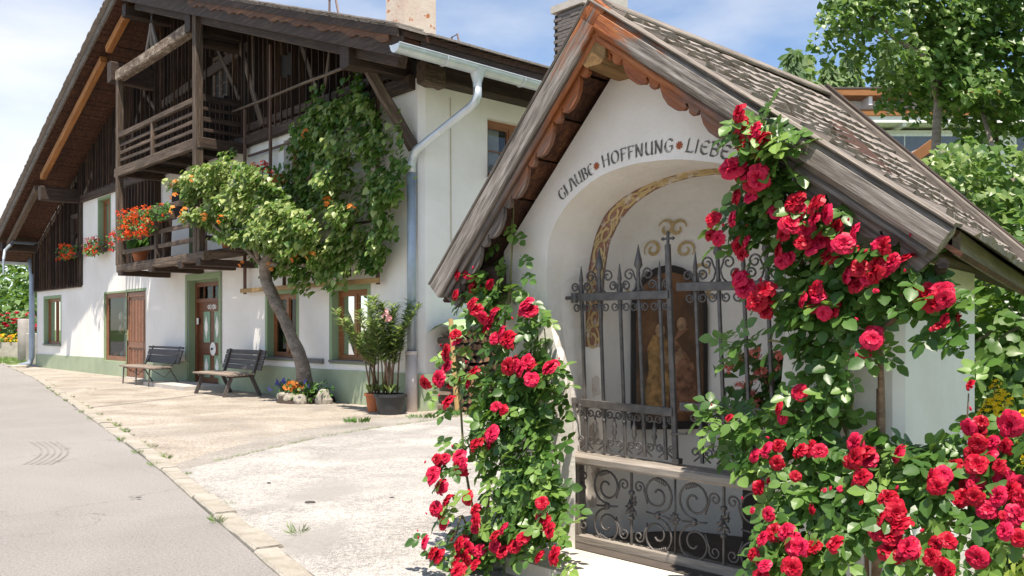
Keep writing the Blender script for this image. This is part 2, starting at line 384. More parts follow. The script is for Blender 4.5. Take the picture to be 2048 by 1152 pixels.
# ------------------------------------------------------------------ measured layout
# positions in metres, measured in each building's own frame (along the front, depth, height)
ROSES_LEFT=[(-0.61,-0.27,1.68,0.047),(-0.53,-0.24,1.68,0.048),(-0.34,-0.26,1.61,0.037),(-0.53,-0.21,1.59,0.053),(-0.61,-0.29,1.55,0.041),(-0.46,-0.29,1.5,0.045),(-0.43,-0.28,1.46,0.046),(-0.3,-0.26,1.45,0.039),(-0.04,-0.26,1.49,0.053),(-0.02,-0.25,1.45,0.051),(-0.08,-0.26,1.45,0.037),(-0.39,-0.27,1.41,0.048),(-0.39,-0.24,1.35,0.037),(-0.21,-0.29,1.33,0.045),(-0.17,-0.29,1.3,0.054),(-0.14,-0.29,1.28,0.054),(-0.28,-0.26,1.3,0.052),(-0.33,-0.25,1.42,0.055),(-0.54,-0.35,1.32,0.038),(-0.6,-0.29,1.27,0.04),(-0.53,-0.43,1.22,0.045),(-0.56,-0.41,1.19,0.042),(-0.55,-0.41,1.13,0.044),(-0.59,-0.54,1.03,0.048),(-0.54,-0.48,1.06,0.054),(-0.47,-0.47,0.93,0.055),(-0.11,-0.33,1.14,0.056),(-0.06,-0.32,1.15,0.039),(-0,-0.34,1.13,0.055),(0.03,-0.33,1.17,0.047),(0.06,-0.32,1.14,0.04),(0.09,-0.35,1.08,0.047),(-0.12,-0.28,1.17,0.037),(0.21,-0.33,1.15,0.056),(-0.46,-0.28,1.09,0.052),(-0.46,-0.32,1.03,0.039),(-0.52,-0.38,1.03,0.051),(-0.15,-0.39,0.92,0.037),(-0.11,-0.37,0.9,0.037),(-0.19,-0.41,0.77,0.043),(-0.14,-0.43,0.77,0.056),(-0.29,-0.41,0.7,0.056),(-0.19,-0.4,0.71,0.038),(-0.41,-0.6,0.62,0.037),(-0.43,-0.57,0.57,0.044),(-0.4,-0.55,0.62,0.039),(-0.42,-0.43,0.62,0.053),(-0.37,-0.46,0.55,0.055),(-0.32,-0.48,0.59,0.044),(-0.41,-0.63,0.55,0.046),(-0.38,-0.65,0.52,0.048),(-0.36,-0.61,0.47,0.048),(-0.29,-0.62,0.41,0.046),(-0.29,-0.48,0.4,0.05),(-0.22,-0.48,0.35,0.042),(-0.14,-0.55,0.31,0.046),(-0.17,-0.53,0.26,0.036),(-0.35,-0.66,0.36,0.048),(-0.37,-0.6,0.32,0.048),(-0.29,-0.65,0.28,0.037),(-0.29,-0.78,0.2,0.045),(-0.25,-0.76,0.15,0.043),(-0.24,-0.73,0.13,0.051),(-0.31,-0.57,0.2,0.037),(-0.22,-0.6,0.17,0.055),(-0.26,-0.53,0.18,0.045),(-0.18,-0.56,0.15,0.042),(-0.12,-0.54,0.15,0.042),(-0.23,-0.61,0.09,0.048),(-0.2,-0.56,0.07,0.044),(-0.09,-0.6,0.09,0.037),(0.04,-0.83,0.13,0.051),(-0.23,-0.63,0.06,0.04),(0.08,-0.55,0.3,0.041),(0.05,-0.53,0.17,0.045),(0.01,-0.55,0.25,0.038),(0.15,-0.54,0.22,0.043),(0.24,-0.57,0.28,0.045),(0.33,-0.52,0.47,0.039),(0.35,-0.51,0.36,0.049),(0.42,-0.56,0.35,0.045),(0.3,-0.49,0.38,0.038),(0.36,-0.57,0.21,0.04),(0.48,-0.59,0.24,0.053),(-0.01,-0.53,0.19,0.042),(-0.17,-0.59,0.11,0.049)]
ROSES_RIGHT=[(1.41,-0.44,2.27,0.043),(1.39,-0.38,2.25,0.039),(1.48,-0.43,2.18,0.049),(1.37,-0.38,2.17,0.049),(1.43,-0.39,2.14,0.056),(1.52,-0.43,2.14,0.043),(1.46,-0.35,2.12,0.046),(1.36,-0.41,2.05,0.064),(1.39,-0.36,2.02,0.052),(1.35,-0.41,2.07,0.034),(1.47,-0.39,1.99,0.058),(1.44,-0.37,1.97,0.046),(1.48,-0.35,1.98,0.035),(1.33,-0.33,1.93,0.037),(1.42,-0.36,1.92,0.035),(1.23,-0.36,1.84,0.041),(1.33,-0.36,1.83,0.04),(1.25,-0.35,1.75,0.038),(1.21,-0.35,1.77,0.031),(1.31,-0.27,1.72,0.051),(1.33,-0.28,1.68,0.036),(1.38,-0.33,1.73,0.034),(1.52,-0.3,1.68,0.042),(1.54,-0.31,1.64,0.039),(1.56,-0.28,1.65,0.032),(1.61,-0.34,1.88,0.052),(1.63,-0.34,1.9,0.033),(1.71,-0.35,1.86,0.051),(1.52,-0.31,1.85,0.044),(1.61,-0.36,1.79,0.052),(1.71,-0.36,1.8,0.037),(1.76,-0.35,1.81,0.047),(1.77,-0.29,1.76,0.037),(1.85,-0.3,1.73,0.046),(1.55,-0.32,1.75,0.036),(1.65,-0.34,1.71,0.041),(1.7,-0.28,1.72,0.046),(1.75,-0.28,1.7,0.038),(1.83,-0.35,1.69,0.046),(1.73,-0.27,1.65,0.044),(1.65,-0.31,1.76,0.042),(1.62,-0.33,1.84,0.042),(1.68,-0.32,1.68,0.034),(1.83,-0.28,1.67,0.033),(1.94,-0.28,1.69,0.042),(1.98,-0.33,1.67,0.04),(2.04,-0.27,1.62,0.044),(1.82,-0.29,1.57,0.048),(1.88,-0.32,1.59,0.04),(1.94,-0.32,1.58,0.053),(1.97,-0.29,1.59,0.04),(2,-0.3,1.61,0.04),(1.86,-0.29,1.53,0.045),(1.9,-0.3,1.55,0.039),(1.33,-0.3,1.57,0.045),(1.29,-0.27,1.59,0.034),(1.35,-0.29,1.53,0.052),(1.47,-0.33,1.52,0.052),(1.43,-0.33,1.47,0.054),(1.46,-0.28,1.49,0.041),(1.44,-0.27,1.43,0.041),(1.69,-0.31,1.51,0.044),(1.71,-0.32,1.48,0.037),(1.64,-0.32,1.47,0.037),(1.66,-0.27,1.45,0.041),(1.73,-0.26,1.45,0.043),(1.73,-0.32,1.41,0.034),(1.75,-0.27,1.42,0.035),(1.95,-0.33,1.5,0.015),(2.11,-0.26,1.48,0.054),(2.17,-0.27,1.49,0.05),(2.16,-0.31,1.45,0.047),(2.21,-0.34,1.46,0.04),(2.2,-0.32,1.38,0.028),(2.21,-0.22,1.38,0.031),(2.16,-0.32,1.35,0.014),(2.18,-0.32,1.36,0.024),(1.91,-0.26,1.32,0.044),(1.93,-0.31,1.31,0.046),(1.88,-0.28,1.25,0.035),(1.61,-0.28,1.08,0.038),(1.53,-0.32,1.01,0.034),(1.53,-0.29,0.97,0.03),(1.27,-0.29,0.95,0.025),(1.42,-0.33,0.8,0.037),(1.51,-0.39,0.84,0.039),(1.55,-0.36,0.86,0.033),(1.56,-0.39,0.79,0.034),(1.65,-0.36,0.85,0.04),(1.68,-0.34,0.86,0.041),(1.74,-0.38,0.86,0.035),(1.85,-0.3,0.89,0.045),(1.9,-0.4,0.85,0.047),(1.92,-0.35,0.87,0.04),(1.93,-0.34,0.84,0.039),(1.86,-0.35,0.82,0.031),(2.04,-0.34,0.87,0.044),(1.93,-0.42,0.78,0.042),(1.92,-0.4,0.75,0.035),(2.04,-0.44,0.72,0.04),(2.08,-0.46,0.7,0.03),(2.18,-0.38,0.81,0.036),(2.21,-0.42,0.78,0.037),(2.21,-0.26,0.83,0.047),(2.22,-0.38,0.82,0.038),(2.28,-0.29,0.78,0.052),(2.27,-0.34,0.74,0.043),(2.31,-0.31,0.79,0.038),(2.32,-0.37,0.75,0.035),(2.36,-0.36,0.71,0.04),(2.26,-0.23,1.14,0.024),(2.25,-0.22,0.98,0.035),(2.29,-0.2,1,0.03),(2.28,-0.19,0.96,0.031),(2.39,-0.21,1,0.055),(2.3,-0.27,0.93,0.036),(2.33,-0.21,0.93,0.033),(2.28,-0.23,0.88,0.041),(2.31,-0.31,0.86,0.043),(2.33,-0.24,0.88,0.035),(2.38,-0.23,0.92,0.034),(2.38,-0.3,0.86,0.03),(2.39,-0.28,0.81,0.045),(2.42,-0.31,0.78,0.042),(2.39,-0.35,0.76,0.039),(2.44,-0.28,0.8,0.032),(2.46,-0.34,0.76,0.037),(2.46,-0.36,0.7,0.046),(2.44,-0.45,0.66,0.035),(2.48,-0.43,0.64,0.032),(2.43,-0.37,0.69,0.032),(2.35,-0.43,0.55,0.041),(2.05,-0.52,0.65,0.04),(2.1,-0.51,0.68,0.044),(2.12,-0.52,0.64,0.048),(2.02,-0.49,0.6,0.041),(2.09,-0.53,0.6,0.042),(2.09,-0.53,0.55,0.049),(2.17,-0.58,0.58,0.046),(2.14,-0.57,0.54,0.033),(2.18,-0.56,0.56,0.032),(2.25,-0.58,0.56,0.035),(2.25,-0.54,0.6,0.03),(2.29,-0.54,0.62,0.035),(2.28,-0.56,0.52,0.048),(2.32,-0.61,0.52,0.029),(1.59,-0.56,0.51,0.038),(1.61,-0.5,0.53,0.041),(1.67,-0.52,0.54,0.043),(1.73,-0.56,0.5,0.044),(1.7,-0.51,0.52,0.034),(1.78,-0.51,0.5,0.04),(1.89,-0.56,0.54,0.04),(1.77,-0.57,0.5,0.035),(1.56,-0.55,0.42,0.041),(1.63,-0.61,0.42,0.033),(1.55,-0.56,0.44,0.032),(1.74,-0.6,0.43,0.046),(1.6,-0.59,0.37,0.037),(1.57,-0.48,0.59,0.034),(1.49,-0.41,0.68,0.036),(1.52,-0.38,0.71,0.019),(1.74,-0.44,0.63,0.024),(1.66,-0.42,0.75,0.025),(1.84,-0.4,0.72,0.014),(1.78,-0.42,0.71,0.014),(1.51,-0.5,0.6,0.015),(1.95,-0.46,0.69,0.011)]
OUT_LEFT=[(-0.64,1.69),(-0.537,1.717),(-0.312,1.677),(-0.169,1.542),(-0.048,1.454),(-0.072,1.257),(-0.002,1.175),(0.193,1.114),(0.158,0.992),(0.117,0.831),(0.186,0.629),(0.158,0.549),(0.348,0.498),(0.364,0.378),(0.348,0.266),(0.135,0.217),(0.011,0.169),(-0.211,0.064),(-0.289,0.109),(-0.348,0.162),(-0.377,0.188),(-0.363,0.301),(-0.418,0.432),(-0.435,0.566),(-0.491,0.648),(-0.499,0.759),(-0.457,0.843),(-0.546,0.957),(-0.604,1.044),(-0.601,1.221),(-0.576,1.371),(-0.64,1.523)]
OUT_RIGHT=[(1.372,2.267),(1.471,2.27),(1.6,2.157),(1.607,2.014),(1.528,1.92),(1.708,1.9),(1.94,1.7),(2.106,1.613),(2.106,1.536),(2.188,1.457),(2.143,1.382),(2.088,1.421),(1.992,1.482),(1.933,1.443),(1.883,1.384),(1.852,1.384),(1.79,1.303),(1.79,1.139),(1.768,0.953),(1.93,0.89),(2.09,0.878),(2.211,0.917),(2.271,0.975),(2.447,1.006),(2.505,0.676),(2.362,0.684),(2.333,0.585),(2.305,0.487),(1.536,0.33),(1.472,0.449),(1.454,0.621),(1.295,0.682),(1.232,0.802),(1.133,0.973),(1.252,1.026),(1.354,1.076),(1.226,1.207),(1.173,1.343),(1.329,1.433),(1.291,1.568),(1.244,1.706),(1.133,1.781),(1.17,1.869),(1.357,1.917),(1.349,2.068)]
OUT_TREE_L=[(7.064,4.457),(6.356,4.732),(5.259,4.532),(4.363,4.553),(3.633,4.33),(3.043,3.722),(2.042,3.372),(1.567,3.074),(1.87,2.678),(2.948,2.571),(3.734,2.893),(4.363,2.937),(5.494,3.166),(6.356,3.594),(6.877,4.064)]
OUT_TREE_R=[(3.616,4.355),(3.423,5.081),(2.506,5.334),(1.501,5.319),(0.658,5.155),(0.512,4.759),(0.019,4.115),(-0.145,3.775),(-0.118,3.502),(0.298,3.266),(0.227,2.856),(0.512,2.593),(0.881,2.325),(1.501,2.226),(1.662,1.93),(2.506,2.089),(3.047,1.969),(3.233,2.44),(4.318,2.347),(5.109,2.735),(5.021,3.132),(4.422,3.48),(3.812,3.807)]
OUT_LILAC=[(2.98,4.28),(3.1,4.52),(3.27,4.91),(5.44,5.1),(5.68,3.08),(5.01,2.93),(4.91,3.27),(4.72,3.08),(4.47,3.39),(4.23,3.46),(4.06,3.37),(3.92,3.51),(3.75,3.58),(3.65,3.73),(3.51,3.85),(3.39,3.9),(3.24,3.98),(3.11,4.07),(3.02,4.19)]
OUT_LILAC2=[(3.52,2.87),(3.74,2.91),(4.42,2.91),(4.42,1.76),(3.99,2.15),(3.65,2.45),(3.35,2.7)]

# ================================================================== ground
def sheet(name, pts, z, mat, **kw):
    mb = MB(); mb.add([(x, y, z) for x, y in pts], [tuple(range(len(pts)))]); o = mb.build(name, mat, **kw); return o
def ground_mat(name, cols, s1, s2, bump, spots=None, gravel=0):
    m, nt, bs, N, K = newmat(name); v = mapped(nt)
    a = noise_n(nt, v, s1, 6, .6, .5); b = noise_n(nt, v, s2, 4, .7); c = noise_n(nt, v, s2*4, 2, .6)
    col = ramp(nt, a, [(.3, cols[0]), (.5, cols[1]), (.72, cols[2])])
    col = mixc(nt, .55, col, mixc(nt, 1.0, col, ramp(nt, b, [(.3, (.3,.3,.3)), (.52, (1,1,1)), (.72, (1.5,1.48,1.45))]), 'MULTIPLY'))
    col = mixc(nt, .75, col, mixc(nt, 1.0, col, ramp(nt, c, [(.36, (.5,.5,.5)), (.5, (1,1,1)), (.64, (1.35,1.35,1.35))]), 'MULTIPLY'))
    dk = noise_n(nt, v, s2*.45, 3, .6); col = mixc(nt, ramp(nt, dk, [(.64, (0,0,0)), (.72, (.4,.4,.4))]), col, tuple(x*.45 for x in cols[0]))
    if spots:
        q = noise_n(nt, v, .55, 5, .55, .8); col = mixc(nt, ramp(nt, q, [(.52, (0,0,0)), (.64, (.8,.8,.8))]), col, spots)
    # fine cracks
    vo = N('ShaderNodeTexVoronoi'); vo.feature = 'DISTANCE_TO_EDGE'; vo.inputs['Scale'].default_value = .55
    wv = N('ShaderNodeVectorMath'); wv.operation = 'ADD'; nn = N('ShaderNodeTexNoise'); nn.inputs['Scale'].default_value = 1.6; nn.inputs['Detail'].default_value = 6; K(v, nn.inputs['Vector']); K(v, wv.inputs[0]); K(nn.outputs['Color'], wv.inputs[1]); K(wv.outputs[0], vo.inputs['Vector'])
    ck = ramp(nt, vo.outputs['Distance'], [(0, (.9,.9,.9)), (.006, (0,0,0))])
    ckm = mixc(nt, 1.0, ck, ramp(nt, noise_n(nt, v, .35, 3), [(.5, (0,0,0)), (.6, (.6,.6,.6))]), 'MULTIPLY')
    col = mixc(nt, ckm, col, tuple(x*.35 for x in cols[0]))
    K(col, bs.inputs['Base Color']); bs.inputs['Roughness'].default_value = .92
    h = mixc(nt, .5, b, c); bump_n(nt, bs, h, bump, .012); return m
ASPH = ground_mat('old_pale_asphalt', ((.225,.21,.196), (.275,.257,.241), (.31,.291,.273)), .35, 60, .6)
FORE = ground_mat('worn_forecourt_concrete', ((.24,.205,.165), (.36,.315,.262), (.45,.402,.345)), 1.1, 22, 1.0, (.27,.245,.215))
DRIVE = ground_mat('pale_gravelly_drive', ((.28,.26,.237), (.41,.386,.358), (.50,.475,.443)), 1.3, 26, 1.2, (.29,.272,.25))
STRIP = ground_mat('grey_patch_strip', ((.23,.21,.183), (.31,.285,.252), (.37,.342,.306)), 1.2, 40, .8)
GRASSG = ground_mat('grass_ground', ((.06,.10,.025), (.11,.17,.04), (.18,.22,.07)), .5, 20, .8)
TYRE = ground_mat('tyre_rubber_mark', ((.185,.172,.16), (.235,.219,.204), (.275,.257,.24)), 2, 50, .4)
sheet('meadow_ground', [(-600,-60), (600,-60), (600,900), (-600,900)], -.03, GRASSG, kind='structure')
KO = [(.9,1.2),(-.2,3.0),(-1.27,4.8),(-2.09,6.2),(-3.45,8.54),(-4.75,10.65),(-8.1,16.04),(-13.0,23.9),(-17.9,31.2),(-24,40),(-40,63)]
road = sheet('road', KO+[(-75,60),(-40,-20),(6,-20)], 0, ASPH, kind='structure')
FC = [(x+.07, y+.04) for x, y in KO]
forecourt = sheet('forecourt_pavement', FC[:9]+[(-19,34),(-12,30),(2,19),(4.5,14),(2.2,6.5),(4,3),(5,1.2)], .004, FORE, kind='structure')
sheet('driveway_pavement', [(1.03,1.28),(-.07,3.08),(-1.14,4.88),(-1.96,6.28),(-3.12,8.3),(-3.0,8.7),(-2.78,9.46),(-2.33,10.84),(-1.76,11.9),(-.92,13.1),(.6,15),(3.9,12),(1.9,6.4),(3.5,2.6),(4,1.6)], .012, DRIVE, kind='structure')
sheet('pavement_strip', [(-3.32,8.62),(-3.12,8.3),(-3.0,8.7),(-2.78,9.46),(-2.33,10.84),(-1.76,11.9),(-.92,13.1),(-1.5,13.5),(-2.0,12.9),(-2.72,11.8),(-3.05,10.6),(-3.25,9.5)], .008, STRIP, kind='structure')
sheet('garden_ground', [(1.6,5.6),(2.2,3.6),(2.35,1.5),(9,1.5),(16,9),(16,26),(9,20),(3.6,12.5)], .016, GRASSG, kind='structure')
# pavement joint grooves and the tyre marks on the road
mb = MB(); P = [(-7.3,14.6),(-6.75,16.2),(-6.35,18.0)]
for a, b in zip(P[:-1], P[1:]): mb.quad((a[0],a[1],.0085),(a[0]+.05,a[1]-.01,.0085),(b[0]+.05,b[1]-.01,.0085),(b[0],b[1],.0085))
mb.build('pavement_joint', TYRE, forecourt)
for k in range(5):
    mb = MB(); pts = []
    for i in range(13):
        t = i/12; y = 8.72+1.75*t; x = -4.84+.066*k-.9*t+.012*k*t+.16*math.sin(t*math.pi); pts.append((x, y))
    for a, b in zip(pts[:-1], pts[1:]):
        mb.quad((a[0]-.013,a[1],.003),(a[0]+.013,a[1],.003),(b[0]+.013,b[1],.003),(b[0]-.013,b[1],.003))
    mb.build('tyre_mark', TYRE, road)
mb = MB()
for i in range(14):
    t = i/13; t2 = (i+1)/13; f = lambda t: (-3.8-3.2*t**.8, 6.4+1.9*t)
    a, b = f(t), f(t2); mb.quad((a[0],a[1]-.03,.003),(a[0],a[1]+.03,.003),(b[0],b[1]+.03,.003),(b[0],b[1]-.03,.003))
mb.build('tyre_mark', TYRE, road)
# kerb of single granite stones
kerb = link('kerb', None, kind='structure')
KST = plaster('kerb_granite', (.40,.365,.31), (.22,.19,.14), .6, 5, .8)
rr = random.Random(5); cum = [0]
for a, b in zip(KO[:-1], KO[1:]): cum.append(cum[-1]+math.hypot(b[0]-a[0], b[1]-a[1]))
def kpt(s):
    for i in range(len(cum)-1):
        if s <= cum[i+1]:
            t = (s-cum[i])/(cum[i+1]-cum[i]); return Vector((KO[i][0]+(KO[i+1][0]-KO[i][0])*t, KO[i][1]+(KO[i+1][1]-KO[i][1])*t, 0))
    return Vector((*KO[-1], 0))
s = 0.3
while s < 38:
    L = rr.uniform(.5, .95); p, q = kpt(s), kpt(s+L-.015); d = (q-p).normalized(); nrm = Vector((d.y, -d.x, 0))
    off = nrm*(.085+rr.uniform(-.012,.012)); h = .028+rr.uniform(-.005,.006)
    mb = MB(); vs, fs = chamfer_box(L-.02, .165+rr.uniform(-.015,.015), .14, .014, .003, rr); mb.add(vs, fs)
    mb.build('kerb_stone', KST, kerb, mw=axis_mat(p+off+Vector((0,0,h-.07)), q+off+Vector((0,0,h-.07+rr.uniform(-.006,.006)))))
    s += L
# weeds along kerb and joints
def tuft_pts(n, rad, h, sq=1):
    P, Nn, T, S = [], [], [], []
    for i in range(n):
        a = random.uniform(0,6.28); d = random.random()**.7*rad; t = Vector((math.cos(a)*random.uniform(.2,1.1), math.sin(a)*random.uniform(.2,1.1), random.uniform(.5,1.3)))
        P.append((math.cos(a)*d, math.sin(a)*d*sq, 0)); T.append(t); Nn.append((math.cos(a+1.6), math.sin(a+1.6), .3)); S.append(h*random.uniform(.5,1.1))
    return P, Nn, T, S
GW = T_lance(.028)
def weed(loc, rad, h, n, label, broad=False, along=None):
    o = thing('weed_tuft', label, 'weed', (loc[0], loc[1], .012), math.atan2(along[1], along[0]) if along else 0, 'weeds growing in the pavement joints')
    cloud('blades', GRASSM if not broad else LEAF_GER, [GW] if not broad else [T_lance(.10), T_lance(.14)], *tuft_pts(n, rad, h, .25 if along else 1), parent=o)
W1 = 'green grass tuft growing along the granite kerb'
for s_ in (5.7, 6.3, 7.9, 8.6, 9.0, 9.3, 9.6, 10.0, 10.5, 10.8, 11.3, 11.7, 12.0, 12.5, 12.9, 13.4, 13.8, 14.4, 15.0, 15.6, 16.1, 16.9, 17.6, 18.5, 19.2, 20.4, 21.5, 23):
    p = kpt(s_); d = (kpt(s_+.1)-p).normalized(); sd = rr.choice((-.015, .185, .19, .18)); weed(p+Vector((d.y,-d.x,0))*sd, rr.uniform(.06,.2), rr.uniform(.03,.07), 80, W1, along=d)
JT = [(-3.0,8.7),(-2.78,9.46),(-2.33,10.84),(-1.76,11.9),(-.92,13.1)]
for i_, f_ in ((0,.3),(0,.7),(1,.05),(1,.3),(1,.55),(1,.75),(2,.1),(2,.4),(2,.65),(2,.9),(3,.3),(3,.6)):
    x, y = JT[i_][0]+(JT[i_+1][0]-JT[i_][0])*f_, JT[i_][1]+(JT[i_+1][1]-JT[i_][1])*f_; weed((x, y), 0.14, .04, 70, 'low weed in the joint between forecourt and drive', along=(JT[i_+1][0]-JT[i_][0], JT[i_+1][1]-JT[i_][1]))
weed((-2.2,12.55), .17, .10, 60, 'leafy weed alone on the pavement in front of the flower pots', True)
weed((-1.35,13.2), .26, .08, 90, 'leafy weed patch below the pale downpipe', True)
weed((-.75,13.6), .28, .11, 90, 'leafy weed patch between downpipe and woodpile', True)
weed((-1.40,5.75), .06, .09, 40, 'thin grass tuft beside the near kerb stones')
weed((-9.2,19.3), .13, .06, 30, 'small weed in the middle of the far pavement')
# fallen bits on the pavement
for k, (x, y, s_) in enumerate(((-1.55,6.75,.035),(-.95,6.95,.018),(-2.1,7.6,.022),(-2.95,6.95,.02),(-.35,6.2,.018))):
    mb = MB(); mb.lathe([(.001,0),(s_,.002),(s_*.8,s_*.3),(.001,s_*.4)], (0,0,0), 7)
    mb.build('pebble', plain('dark_pebble', (.06,.055,.05), .9) if k == 0 else bpy.data.materials['dark_pebble'], None, mw=Matrix.Translation((x, y, .013)) @ Matrix.Rotation(k, 4, 'Z') @ Matrix.Diagonal((1.3,.8,1,1)), label='small dark pebble lying on the pale drive', cat='pebble', group='pebbles on the drive')

# ================================================================== farmhouse
HO = Vector((-1.4766, 14.2707, 0)); HRZ = math.atan2(-.73891, .67380)
house = thing('farmhouse', 'large old farmhouse with white walls, dark timber gable and wide shingle roof', 'house', HO, HRZ)
HM = Matrix.Translation(HO) @ Matrix.Rotation(HRZ, 4, 'Z')
def hp(a, b, z): return Vector((-a, b, z))
def hw(a, b, z): return HM @ hp(a, b, z)
def ztop(a):
    L = [(-1.25,5.60),(10.3,9.60),(13.2,8.44),(16,7.30),(19.6,5.74),(22.2,4.62),(24.0,3.86)]
    for (a0, z0), (a1, z1) in zip(L[:-1], L[1:]):
        if a <= a1: return z0+(z1-z0)*(a-a0)/(a1-a0)
    return L[-1][1]
LEN = 22.7; DEP = 13.0
FRONT = [  # a0,a1,z0,z1 openings in the front
 (19.86,21.75,.82,2.36), (12.2,15.5,.02,2.36), (7.61,9.38,-.01,2.5), (4.1,5.32,.76,2.05), (1.57,2.76,.76,2.05),
 (15.0,16.03,3.62,5.15), (3.45,4.62,4.12,5.12), (8.3,9.35,2.92,4.85)]
def grid_wall(mb, u0, u1, v0, v1, holes, fn):
    us = sorted({u0, u1, *[h[0] for h in holes], *[h[1] for h in holes]}); vs = sorted({v0, v1, *[h[2] for h in holes if h[2] > v0], *[h[3] for h in holes]})
    for i in range(len(us)-1):
        for j in range(len(vs)-1):
            cu, cv = (us[i]+us[i+1])/2, (vs[j]+vs[j+1])/2
            if any(h[0] < cu < h[1] and h[2] < cv < h[3] for h in holes): continue
            mb.quad(fn(us[i], vs[j]), fn(us[i+1], vs[j]), fn(us[i+1], vs[j+1]), fn(us[i], vs[j+1]))
mb = MB(); grid_wall(mb, .09, LEN, -.05, 5.45, FRONT, lambda u, v: hp(u, 0, v))
mb.quad(hp(.09,0,-.05), hp(0,.09,-.05), hp(0,.09,5.45), hp(.09,0,5.45))
mb.build('facade_wall', WHITE, house)
mb = MB(); grid_wall(mb, .09, DEP, -.05, 5.45, [(1.42,2.75,3.95,5.0)], lambda u, v: hp(0, u, v)); mb.build('wall', WHITE, house)
mb = MB(); mb.quad(hp(LEN,0,-.05), hp(LEN,DEP,-.05), hp(LEN,DEP,4.2), hp(LEN,0,4.2)); mb.quad(hp(0,DEP,-.05), hp(LEN,DEP,-.05), hp(LEN,DEP,5), hp(0,DEP,5)); mb.build('wall', WHITE, house)
# plinth
for a0, a1, h0, h1 in ((.0,7.6,.61,.56),(9.39,12.19,.54,.53),(15.51,LEN,.50,.45)):
    mb = MB(); mb.prism([(a0,-.05),(a1,-.05),(a1,h1),(a0,h0)], lambda u, v, t: hp(u, t, v), -.035, .02); mb.build('plinth', GREENP, house)
mb = MB(); mb.prism([(13.68,-.05),(15.5,-.05),(15.5,.42),(13.68,.42)], lambda u, v, t: hp(u, t, v), -.035, .02); mb.build('plinth', GREENP, house)
mb = MB(); mb.prism([(-.03,-.05),(DEP,-.05),(DEP,.6),(-.03,.61)], lambda u, v, t: hp(t, u, v), -.035, .02); mb.build('plinth', GREENP, house)

